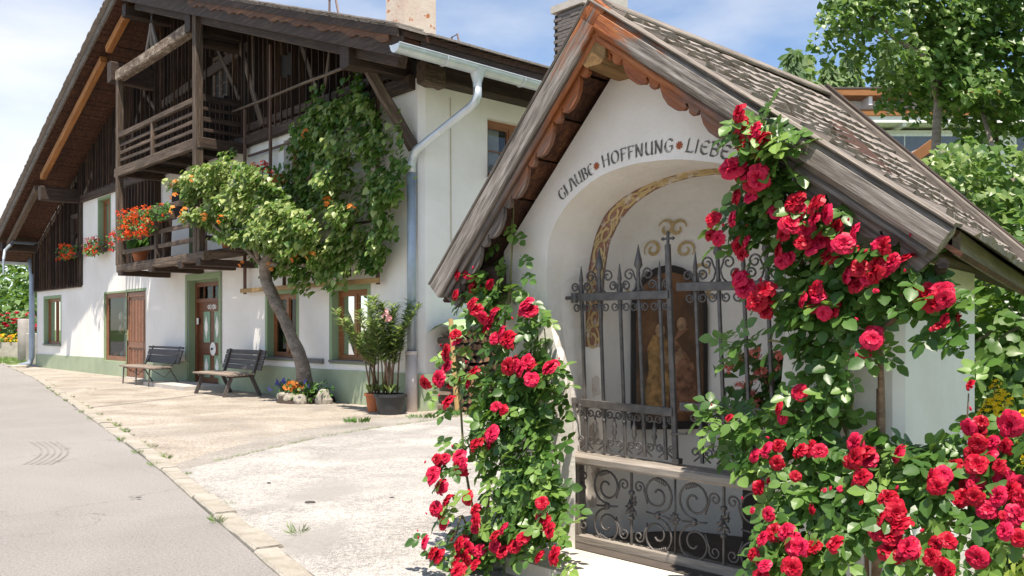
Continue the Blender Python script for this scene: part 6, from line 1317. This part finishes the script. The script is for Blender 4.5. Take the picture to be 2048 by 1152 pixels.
# ================================================================== climbing roses
CMESH = [tmesh('leaf', t, LEAF_ROSE) for t in COMPOUND]
def rose_bush(label, base, outline, blooms, n_obj, n_stuff, bfun, canes, seed, size=.15):
    o = thing('climbing_rose', label, 'rose bush', cw(*base), CRZ); B0 = Vector(base); r = random.Random(seed)
    for pts, rad, mt in canes:
        mb = MB(); P = [Vector(p)-B0 for p in pts]; Q = []
        for i in range(len(P)-1):
            for k in range(4):
                t = k/4; p0, p1, p2, p3 = P[max(i-1,0)], P[i], P[i+1], P[min(i+2,len(P)-1)]
                Q.append(.5*((2*p1)+(p2-p0)*t+(2*p0-5*p1+4*p2-p3)*t*t+(3*p1-3*p2+p3-p0)*t**3))
        Q.append(P[-1]); m_ = len(Q)
        mb.tube(Q, [rad*(1-.55*i/m_) for i in range(m_)], 6); mb.build('cane', mt, o, True)
    for (a, b, z, rad) in blooms:
        me = r.choice(ROSE_ME); nrm = Vector((r.gauss(-.25,.45), -.85+r.gauss(0,.25), .45+r.gauss(0,.35))).normalized()
        m4 = axis_mat((0,0,0), nrm); m4 = m4 @ Matrix.Rotation(R(90), 4, 'Y') @ Matrix.Rotation(r.uniform(0,6.28), 4, 'Z') @ Matrix.Scale(rad*1.10, 4); m4.translation = Vector((a,b,z))-B0
        link('rose_bloom', me, o, m4)
        if r.random() < .22:
            m5 = Matrix.Translation(Vector((a+r.gauss(0,.06), b-.03, z+r.uniform(.02,.09)))-B0) @ Matrix.Rotation(r.gauss(0,.5), 4, 'X') @ Matrix.Rotation(r.gauss(0,.5), 4, 'Y') @ Matrix.Scale(r.uniform(.009,.016), 4); link('rose_bud', BUD_ME, o, m5)
    pts = sample_poly(outline, n_obj+n_stuff, .42, 3.2, seed)
    # extra leaves around the blooms
    P, Nn, T = [], [], []
    for a, z in pts:
        if 1.45 < a < 1.95 and .92 < z < 1.42 and r.random() < .45: continue       # the wall shows through here
        if 1.13 < a < 1.56 and 1.0 < z < 1.27 and r.random() < .85: continue       # view into the niche
        b = bfun(a, z)+r.uniform(.0,.14)
        if z > zr(a)-.16: b = min(b, -.36)
        P.append(Vector((a, min(b, -.02) if -.5 < a < 1.92 else b, max(.05, z)))-B0)
        Nn.append(Vector((r.gauss(-.15,.5), -.65+r.gauss(0,.4), .65+r.gauss(0,.4)))); T.append(Vector((r.gauss(0,.8), -.25+r.gauss(0,.4), -.35+r.gauss(0,.6))))
    for (a, b, z, rad) in blooms:                     # every bloom sits on a leafy twig
        if z > 1.95 or .9 < a < 1.3: continue
        for q in range(2 if r.random() < .6 else 1):
            P.append(Vector((a+r.gauss(0,.03), b+.05+r.uniform(0,.04), max(.04, z-.02+r.gauss(0,.03))))-B0); Nn.append(Vector((r.gauss(-.1,.4), -.6, .7))); T.append(Vector((r.gauss(0,1), -.2, r.gauss(-.2,.7))))
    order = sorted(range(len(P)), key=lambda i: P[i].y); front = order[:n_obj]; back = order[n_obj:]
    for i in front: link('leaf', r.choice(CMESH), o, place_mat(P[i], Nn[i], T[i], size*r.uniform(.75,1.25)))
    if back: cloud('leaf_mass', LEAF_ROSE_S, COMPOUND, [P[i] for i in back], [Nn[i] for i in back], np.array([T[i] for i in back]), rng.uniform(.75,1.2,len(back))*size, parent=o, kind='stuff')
    return o
lf = lambda a, z: -.19-.34*max(0, (1.25-z)/1.2)-(.18*max(0, -.35-a))
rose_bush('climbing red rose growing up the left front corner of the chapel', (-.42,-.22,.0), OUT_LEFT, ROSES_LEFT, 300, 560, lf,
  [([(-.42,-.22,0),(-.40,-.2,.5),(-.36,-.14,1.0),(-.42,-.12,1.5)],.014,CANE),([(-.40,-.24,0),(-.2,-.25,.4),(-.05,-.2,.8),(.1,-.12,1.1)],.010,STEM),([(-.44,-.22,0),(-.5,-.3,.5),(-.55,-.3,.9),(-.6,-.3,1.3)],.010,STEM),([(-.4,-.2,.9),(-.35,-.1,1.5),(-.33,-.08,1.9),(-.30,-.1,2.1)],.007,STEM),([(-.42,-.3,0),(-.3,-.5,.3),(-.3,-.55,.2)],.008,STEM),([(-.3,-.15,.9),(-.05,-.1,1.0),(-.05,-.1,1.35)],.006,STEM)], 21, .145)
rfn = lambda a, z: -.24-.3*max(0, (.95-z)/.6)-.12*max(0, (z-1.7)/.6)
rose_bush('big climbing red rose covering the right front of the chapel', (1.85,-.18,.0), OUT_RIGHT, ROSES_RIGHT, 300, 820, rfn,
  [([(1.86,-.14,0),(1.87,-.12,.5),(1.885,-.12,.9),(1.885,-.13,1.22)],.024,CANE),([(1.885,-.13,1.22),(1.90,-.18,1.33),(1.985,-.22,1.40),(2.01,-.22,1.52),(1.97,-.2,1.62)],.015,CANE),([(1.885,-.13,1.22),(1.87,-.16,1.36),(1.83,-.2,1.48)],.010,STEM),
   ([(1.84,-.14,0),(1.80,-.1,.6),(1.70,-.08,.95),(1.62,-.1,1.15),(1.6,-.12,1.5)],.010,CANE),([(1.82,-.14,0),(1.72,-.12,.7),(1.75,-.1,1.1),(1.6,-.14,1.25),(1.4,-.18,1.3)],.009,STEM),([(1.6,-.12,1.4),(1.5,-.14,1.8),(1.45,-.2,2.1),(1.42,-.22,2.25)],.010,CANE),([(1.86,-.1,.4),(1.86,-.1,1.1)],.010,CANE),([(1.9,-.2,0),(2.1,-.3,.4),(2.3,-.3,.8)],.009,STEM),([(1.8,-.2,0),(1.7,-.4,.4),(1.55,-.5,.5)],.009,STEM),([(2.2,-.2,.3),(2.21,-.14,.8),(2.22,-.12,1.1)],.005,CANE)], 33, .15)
# shoot reaching up under the left eave
sh_o = thing('rose_shoot', 'thin leafy rose shoot climbing under the left chapel eave', 'rose shoot', cw(-.33,-.1,1.5), CRZ)
mb = MB(); mb.tube([(0,0,0),(.01,0,.25),(.015,0,.5)], .005, 5); mb.build('cane', STEM, sh_o, True)
for i, (u, z) in enumerate(((.02,.48),(.06,.42),(-.06,.36),(.09,.28),(-.05,.14),(.11,.17),(.10,.04),(-.03,.02),(.05,.10),(.13,-.02))): link('leaf', CMESH[i % 4], sh_o, place_mat((u,-.01,z), (.1,-.8,.5), (u*9,-.2,-.5), .15))

# ================================================================== behind and beside the chapel
# lilac tree
lil = thing('lilac_tree', 'tall lilac with heart shaped leaves behind the chapel roof', 'tree', (4.0,8.3,0)); LB0 = Vector((4.0,8.3,0))
for pts, r0 in (([(4.0,8.3,0),(3.95,8.3,1.8),(3.93,8.2,2.6),(3.97,8.2,3.4),(4.0,8.25,3.7),(4.02,8.6,4.1)],.065),([(3.98,8.2,3.45),(3.8,8.1,3.85),(3.6,8.3,4.1),(3.35,8.4,4.4)],.03),([(4.1,8.3,.2),(4.2,8.1,1.9),(4.38,8.0,2.45),(4.62,8.05,2.75),(5.1,8.2,3.6)],.05),([(4.45,8.1,2.2),(4.4,8.0,2.9),(4.5,8.5,3.6)],.025),([(4.2,8.3,.2),(4.8,8.6,2.6),(4.85,8.9,3.8)],.025)):
    mb = MB(); mb.tube([Vector(p)-LB0 for p in pts], [r0*(1-.13*i) for i in range(len(pts))], 8); mb.build('trunk' if r0 > .07 else 'branch', BARK, lil, True)
def leaves_world(poly, n, y0, dy, seed, tmp, size, tint0, o, B0, n_obj=0, name='crown', mat=LEAF_LIL, mo=None, dens=.5, fsq=2.0, down=-.7):
    pts = sample_poly(poly, n, dens, fsq, seed); r = random.Random(seed); P, Nn, T, tn = [], [], [], []
    for x, z in pts:
        k = mnoise.noise(Vector((x*1.8, z*1.8, seed))); y = y0+dy*(r.random()-.35-.5*k)
        P.append(Vector((x, y, z))-B0); Nn.append(Vector((r.gauss(0,.5), -.6+r.gauss(0,.4), .7+r.gauss(0,.4)))); T.append(Vector((r.gauss(0,.5), -.3+r.gauss(0,.4), down+r.gauss(0,.4)))); tn.append(min(1, max(0, tint0+r.gauss(0,.2)+.3*k)))
    order = sorted(range(len(P)), key=lambda i: P[i].y)
    for i in order[:n_obj]: link('leaf', mo, o, place_mat(P[i], Nn[i], T[i], size*r.uniform(.75,1.3)))
    b = order[n_obj:]; cloud(name, mat, tmp, [P[i] for i in b], [Nn[i] for i in b], np.array([T[i] for i in b]), rng.uniform(.7,1.25,len(b))*size, parent=o, tint=[tn[i] for i in b], kind='stuff')
HM_ = tmesh('leaf', HEART, LEAF_LIL_O)
leaves_world(OUT_LILAC, 13000, 8.2, 1.2, 4, [HEART], .062, .5, lil, LB0, 220, 'crown', LEAF_LIL, HM_, .3)
leaves_world(OUT_LILAC2, 1100, 7.6, .9, 6, [HEART], .075, .7, lil, LB0, 80, 'crown', LEAF_LIL, HM_, .3)
# dark shrubs behind the chapel's right side
def shrub(label, x, y, rx, ry, h, n, tint0, size, seed, mat=LEAF_BG, tmp=(OVATE,), z0=0, name='garden_shrub', cat='shrub', group=None, hollow=.35):
    o = thing(name, label, cat, (x, y, z0), 0, group); r = random.Random(seed); P, Nn, T, tn = [], [], [], []
    while len(P) < n:
        d = Vector((r.gauss(0,1), r.gauss(0,1), r.gauss(0,1))).normalized(); rad = r.uniform(hollow,1)**.5*(1+.3*mnoise.noise(d*2.2+Vector((seed,0,0))))
        p = Vector((d.x*rad*rx, d.y*rad*ry, h*.52+d.z*rad*h*.5)); 
        if p.z < .03: continue
        P.append(p); Nn.append(d+Vector((r.gauss(0,.4), r.gauss(0,.4), .5+r.gauss(0,.3)))); T.append(Vector((r.gauss(0,.7), r.gauss(0,.7), -.3+r.gauss(0,.6)))); tn.append(min(1, max(0, tint0+r.gauss(0,.2)+.35*mnoise.noise(p*2.5))))
    cloud('foliage', mat, list(tmp), P, Nn, np.array(T), rng.uniform(.7,1.3,n)*size, parent=o, tint=tn, kind='stuff')
    for k in range(4):
        mb = MB(); mb.tube([(r.gauss(0,.06),r.gauss(0,.06),0),(r.gauss(0,rx*.3),r.gauss(0,ry*.3),h*.45),(r.gauss(0,rx*.5),r.gauss(0,ry*.5),h*.8)], [.03,.02,.008], 6); mb.build('stem', BARK, o, True)
    return o
shrub('dark broad leaved shrub right behind the chapel side wall', 3.55, 6.5, .95, .7, 2.1, 2900, .25, .08, 3, LEAF_LIL, (HEART,))
shrub('second dark shrub further right behind the yellow flowers', 4.9, 7.4, 1.1, .9, 2.6, 2600, .3, .085, 4, LEAF_LIL, (HEART,))
shrub('shrub at the back between chapel roof and white house', 6.3, 11.5, 1.8, 1.2, 3.4, 1500, .4, .13, 5, LEAF_BG, (HEART,))
# yellow loosestrife
YB_ = cluster_mesh('blossom', YELLOWF, 9, 51, .42)
for i, (x, y, h) in enumerate(((2.72,4.95,1.02),(2.86,5.1,.96),(2.98,5.05,1.0),(2.80,4.8,.86),(3.12,5.1,.98),(2.92,4.75,.86),(3.05,4.7,.92),(2.66,4.6,.80),(3.2,4.9,.86),(2.62,4.85,.92))):
    o = thing('yellow_loosestrife', 'yellow flower spike on a leafy stem beside the chapel side wall', 'flowers', (x, y, .015), 0, 'yellow flower spikes beside the chapel'); mb = MB(); mb.tube([(0,0,0),(.01,0,h*.6),(0,.01,h)], [.006,.005,.003], 5); mb.build('stem', STEM, o)
    for k in range(7): put('blossom', YB_, o, (random.gauss(0,.018), random.gauss(0,.018), h-.17+k*.03), .034*(1.2-.08*k))
    m_ = 46; P = [(random.gauss(0,.05), random.gauss(0,.05), random.uniform(.1,h-.18)) for _ in range(m_)]; cloud('foliage', LEAF_GARD, [T_lance(.16)], P, rdir(m_)*.5+np.array((0,-.3,.8)), rdir(m_), rng.uniform(.07,.13,m_), parent=o, tint=rng.random(m_)*.6)
for i, (x, y, rx, h, tt) in enumerate(((2.45,3.7,.35,.42,.75),(2.75,3.9,.45,.55,.6),(2.35,3.1,.32,.34,.85),(2.75,3.2,.4,.36,.85),(3.1,3.7,.4,.5,.6),(2.95,4.4,.45,.6,.5),(2.25,2.75,.3,.26,.9))):
    shrub(('bright yellow green ground plant at the lower right corner below the roses', 'leafy green perennial behind the roses at the right edge')[i in (1,4,5)], x, y, rx, rx, h, 420, tt, .075, 20+i, LEAF_GARD, (T_lance(.14), OVATE), .012, 'garden_perennial', 'garden plant', ('bright ground plants below the roses', 'green perennials behind the roses')[i in (1,4,5)], .1)
Pg = [(2.7+random.uniform(-.6,1.3), 3.3+random.uniform(-1.2,2.2), .016) for _ in range(5200)]; cloud('garden_grass', GRASSM, [T_lance(.04)], Pg, rdir(5200)*.8+np.array((0,-.5,.2)), rdir(5200)*.5+np.array((0,0,1)), rng.uniform(.06,.16,5200), label='bright yellow green grass in the garden at the lower right', cat='grass', kind='stuff')

# modern white house far right
hb = thing('white_house', 'modern white house with brown roof edges behind the lilac', 'house', (17.5,31,0)); HW2 = plaster('white_render', (.78,.77,.75), (.6,.58,.55), .15); BRF = wood('brown_fascia', (.20,.075,.02), (.30,.12,.035), (.36,.16,.05))
def hbx(nm, x0, x1, y0, y1, z0, z1, mat, par=None): mb = MB(); mb.box(x0-17.5,x1-17.5,y0-31,y1-31,z0,z1); return mb.build(nm, mat, par or hb)
hbx('wall', 10.6, 26, 30.4, 40, 0, 9.19, HW2); hbx('cladding', 10.55, 26.05, 30.3, 30.38, 8.4, 9.19, plain('pale_boards', (.62,.62,.64), .7)); hbx('roof', 10.0, 27, 29.6, 41, 9.2, 9.42, BRF); hbx('roof_sheet', 9.98, 27.02, 29.58, 41, 9.425, 9.47, plain('dark_sheet', (.10,.08,.075), .5))
hbx('wall', 11.4, 25, 28.4, 30.29, 0, 7.75, HW2); hbx('roof', 10.9, 25.4, 27.7, 30.28, 8.06, 8.24, BRF); hbx('roof_sheet', 10.88, 25.42, 27.68, 30.27, 8.245, 8.29, bpy.data.materials['dark_sheet']); hbx('soffit', 10.95, 25.35, 27.75, 30.26, 7.85, 8.055, HW2)
for x in np.arange(11.0,25,1.35): hbx('rafter_end', x, x+.12, 27.8, 29.9, 7.74, 7.848, HW2); hbx('rafter_end', x-.3, x-.18, 29.7, 30.28, 8.9, 9.198, HW2)
WG = plain('blue_grey_glass', (.12,.14,.19), .08)
for x0, x1, nn in ((11.7,13.6,2),(13.75,15.3,1),(16.2,18.2,2),(18.8,21,2)):
    f_ = hbx('window', x0, x1, 28.34, 28.395, 5.0, 7.62, plain('white_frame', (.8,.8,.8), .5) if 'white_frame' not in bpy.data.materials else bpy.data.materials['white_frame'])
    wd = (x1-x0-.08)/nn
    for k in range(nn): hbx('pane', x0+.06+k*wd, x0+.02+(k+1)*wd, 28.325, 28.338, 5.1, 7.54, WG, f_)
hbx('balcony_panel', 17.0, 25, 27.0, 27.1, 3.9, 5.0, HW2); hbx('balcony_post', 17.6, 17.8, 27.2, 27.4, 0, 7.9, BRF); hbx('balcony_post', 19.6, 19.8, 27.2, 27.4, 0, 7.9, BRF)
# gable of a small shed between
shd = thing('garden_shed', 'small shed gable with old shingles peeping over the chapel roof', 'shed', (6.2,14.5,0)); mb = MB(); mb.box(-.6,1.6,-.4,1.5,0,3.3); mb.build('wall', HW2, shd)
mb = MB(); slab([Vector((-.9,-.8,3.35)), Vector((.35,-.8,4.25)), Vector((.35,2,4.25)), Vector((-.9,2,3.35))], .09, mb); slab([Vector((.35,-.8,4.25)), Vector((1.9,-.8,3.3)), Vector((1.9,2,3.3)), Vector((.35,2,4.25))], .09, mb); mb.build('roof', SHINGLE, shd)
timber('barge_board', shd, (-.95,-.83,3.28), (.35,-.83,4.22), .05, .16, BRF, .006)
# wooded hill with conifers
def hill(name, pts_fn, x0, x1, y0, y1, nx, ny, mat):
    mb = MB(); vs = [(x0+(x1-x0)*i/nx, y0+(y1-y0)*j/ny, pts_fn(x0+(x1-x0)*i/nx, y0+(y1-y0)*j/ny)) for j in range(ny+1) for i in range(nx+1)]
    mb.add(vs, [(j*(nx+1)+i, j*(nx+1)+i+1, (j+1)*(nx+1)+i+1, (j+1)*(nx+1)+i) for j in range(ny) for i in range(nx)]); return mb.build(name, mat, None, True, kind='structure')
hz_ = lambda x, y: max(-.5, (y-50)*.32)*min(1, max(0, (x+8)/40))+mnoise.noise(Vector((x*.03, y*.03, 0)))*1.5-.4
hill('hillside', hz_, -20, 200, 46, 220, 40, 30, GRASSG)
def conifer(label, x, y, h, rad, seed, n=1500, tint0=.45):
    zb = hz_(x, y)-.3; o = thing('conifer_tree', label, 'tree', (x, y, zb), 0, None); r = random.Random(seed); mb = MB(); mb.tube([(0,0,0),(0,0,h*.5),(0,0,h*.98)], [h*.018,h*.012,.02], 8); mb.build('trunk', BARK, o, True)
    P, Nn, T, tn = [], [], [], []
    for i in range(n):
        t = r.random()**.75; lv = math.floor(t*16)/16; an = r.uniform(0,6.28); rr_ = rad*(1-t)**.85*(.55+.45*((t*16)%1 < .55))*(1+.25*math.sin(an*5+lv*40)); d = r.uniform(.25,1)**.6*rr_
        P.append((math.cos(an)*d, math.sin(an)*d, h*(.12+.88*t)-d*.35)); T.append((math.cos(an), math.sin(an), -.35+r.gauss(0,.3))); Nn.append((math.cos(an)+r.gauss(0,.4), math.sin(an)+r.gauss(0,.4), .5)); tn.append(min(1, max(0, tint0+r.gauss(0,.2))))
    cloud('crown', LEAF_FIR, [T_lance(.22)], P, Nn, np.array(T), rng.uniform(.6,1.2,n)*h*.07, parent=o, tint=tn, kind='stuff')
for i, (x, y, h, rad, lab) in enumerate(((25.6,80,18.3,1.9,'slim dark conifer leftmost on the hill above the chapel roof'),(27.2,82,18.0,3.0,'rounded pale green conifer second from left on the hill'),(29.9,83,17.6,3.4,'broad conifer third from left on the hill'),(32.3,84,17.8,3.3,'conifer on the hill just left of the lilac leaves'),(35.5,83,18,3.5,'conifer on the hill behind the upper lilac leaves'),(40,86,17,3.6,'conifer on the hill behind the lilac trunk'),(45.5,86,16,3.6,'rightmost conifer on the hill behind the lilac'))):
    zt = 26.7+(y-80)*.3-(.0,.4,1.2,.0,-1,-1.5,-2)[i]; hh = zt-hz_(x, y)+.3; conifer(lab, x, y, hh, rad, 60+i, 2200 if i < 5 else 1200, (.2,.62,.55,.4,.4,.4,.4)[i])

# ================================================================== far left garden
GP = plaster('old_gate_concrete', (.36,.335,.31), (.2,.18,.16), .5, 2, .6)
gpost = thing('gate_pillar', 'weathered grey concrete gate pillars beside the far house corner', 'pillar', (-20.0,36.2,0)); mb = MB(); vs, fs = chamfer_box(.42,.5,1.78,.03); mb.add([(v[0],v[1],v[2]+.86) for v in vs], fs); mb.build('pillar', GP, gpost, True)
gp2 = thing('gate_pillar', 'lower darker gate pillar next to the far downpipe', 'pillar', (-18.9,34.9,0)); mb = MB(); vs, fs = chamfer_box(.5,.5,1.2,.03); mb.add([(v[0],v[1],v[2]+.56) for v in vs], fs); mb.build('pillar', GP, gp2)
mb = MB(); mb.box(-24.5,-21.2,40,40.4,-.1,.72); mb.build('garden_wall', STONE, None, label='low grey garden wall at the far left', cat='wall')
for i, (x, y, rx, ry, h, n_, tt, sz, lab) in enumerate(((-27,52,3.2,2.5,6.0,1500,.55,.34,'light green tree at the left edge behind the red hedge'),(-31.5,56,3.5,2.5,6.6,1500,.45,.34,'tree at the far left edge, partly outside the view'),(-26.2,47,2.0,1.6,3.2,900,.5,.28,'round green bush behind the red flowering hedge'),(-29,46,2.2,1.8,3.6,900,.65,.28,'bright green bush left of the red flowering hedge'),(-24.2,39.3,.9,.8,1.5,500,.65,.16,'clipped light green bush below the yellow flowers at the left edge'))):
    shrub(lab, x, y, rx, ry, h, n_, tt, sz, 80+i, LEAF_BG, (OVATE, HEART), 0, 'garden_tree' if h > 5 else 'garden_bush', 'tree' if h > 5 else 'bush')
hd = thing('rose_hedge', 'hedge full of red roses far left beyond the house corner', 'hedge', (-24.6,43,0)); P = [(random.uniform(-3,3), random.gauss(0,.3), random.uniform(.5,2.0)) for _ in range(700)]
cloud('foliage', LEAF_BG, [OVATE], P, rdir(700)*.5+np.array((0,-.6,.6)), rdir(700), rng.uniform(.14,.24,700), parent=hd, kind='stuff')
for i in range(110): put('blossom', random.choice(ROSE_ME[4:]), hd, (random.uniform(-3,3), -.35+random.gauss(0,.12), random.uniform(1.25,2.15)), random.uniform(.09,.16))
yh = thing('yellow_flower_bed', 'strip of orange yellow flowers on top of the low garden wall', 'flowers', (-23.2,40.3,.7))
for i in range(70): put('blossom', YB_ if i % 2 else TRU[0], yh, (random.uniform(-1.4,1.6), random.gauss(0,.12), random.uniform(.05,.35)), random.uniform(.08,.13))
P = [(random.uniform(-1.4,1.6), random.gauss(0,.15), random.uniform(0,.25)) for _ in range(200)]; cloud('foliage', LEAF_GARD, [OVATE], P, rdir(200)+np.array((0,-.5,.6)), rdir(200), rng.uniform(.1,.18,200), parent=yh)
sheet('garden_path', [(-40,35.5),(-20.4,35.4),(-19.8,36.3),(-40,37.4)], -.01, FORE, kind='structure')
Pg = [(-22+random.uniform(-6,3), 38+random.uniform(-5,1.6), -.02) for _ in range(5000)]; cloud('lawn_grass', GRASSM, [T_lance(.05)], Pg, rdir(5000)*.8+np.array((0,-.5,.2)), rdir(5000)*.5+np.array((0,0,1)), rng.uniform(.08,.2,5000), label='grass strip along the road at the far left', cat='grass', kind='stuff')
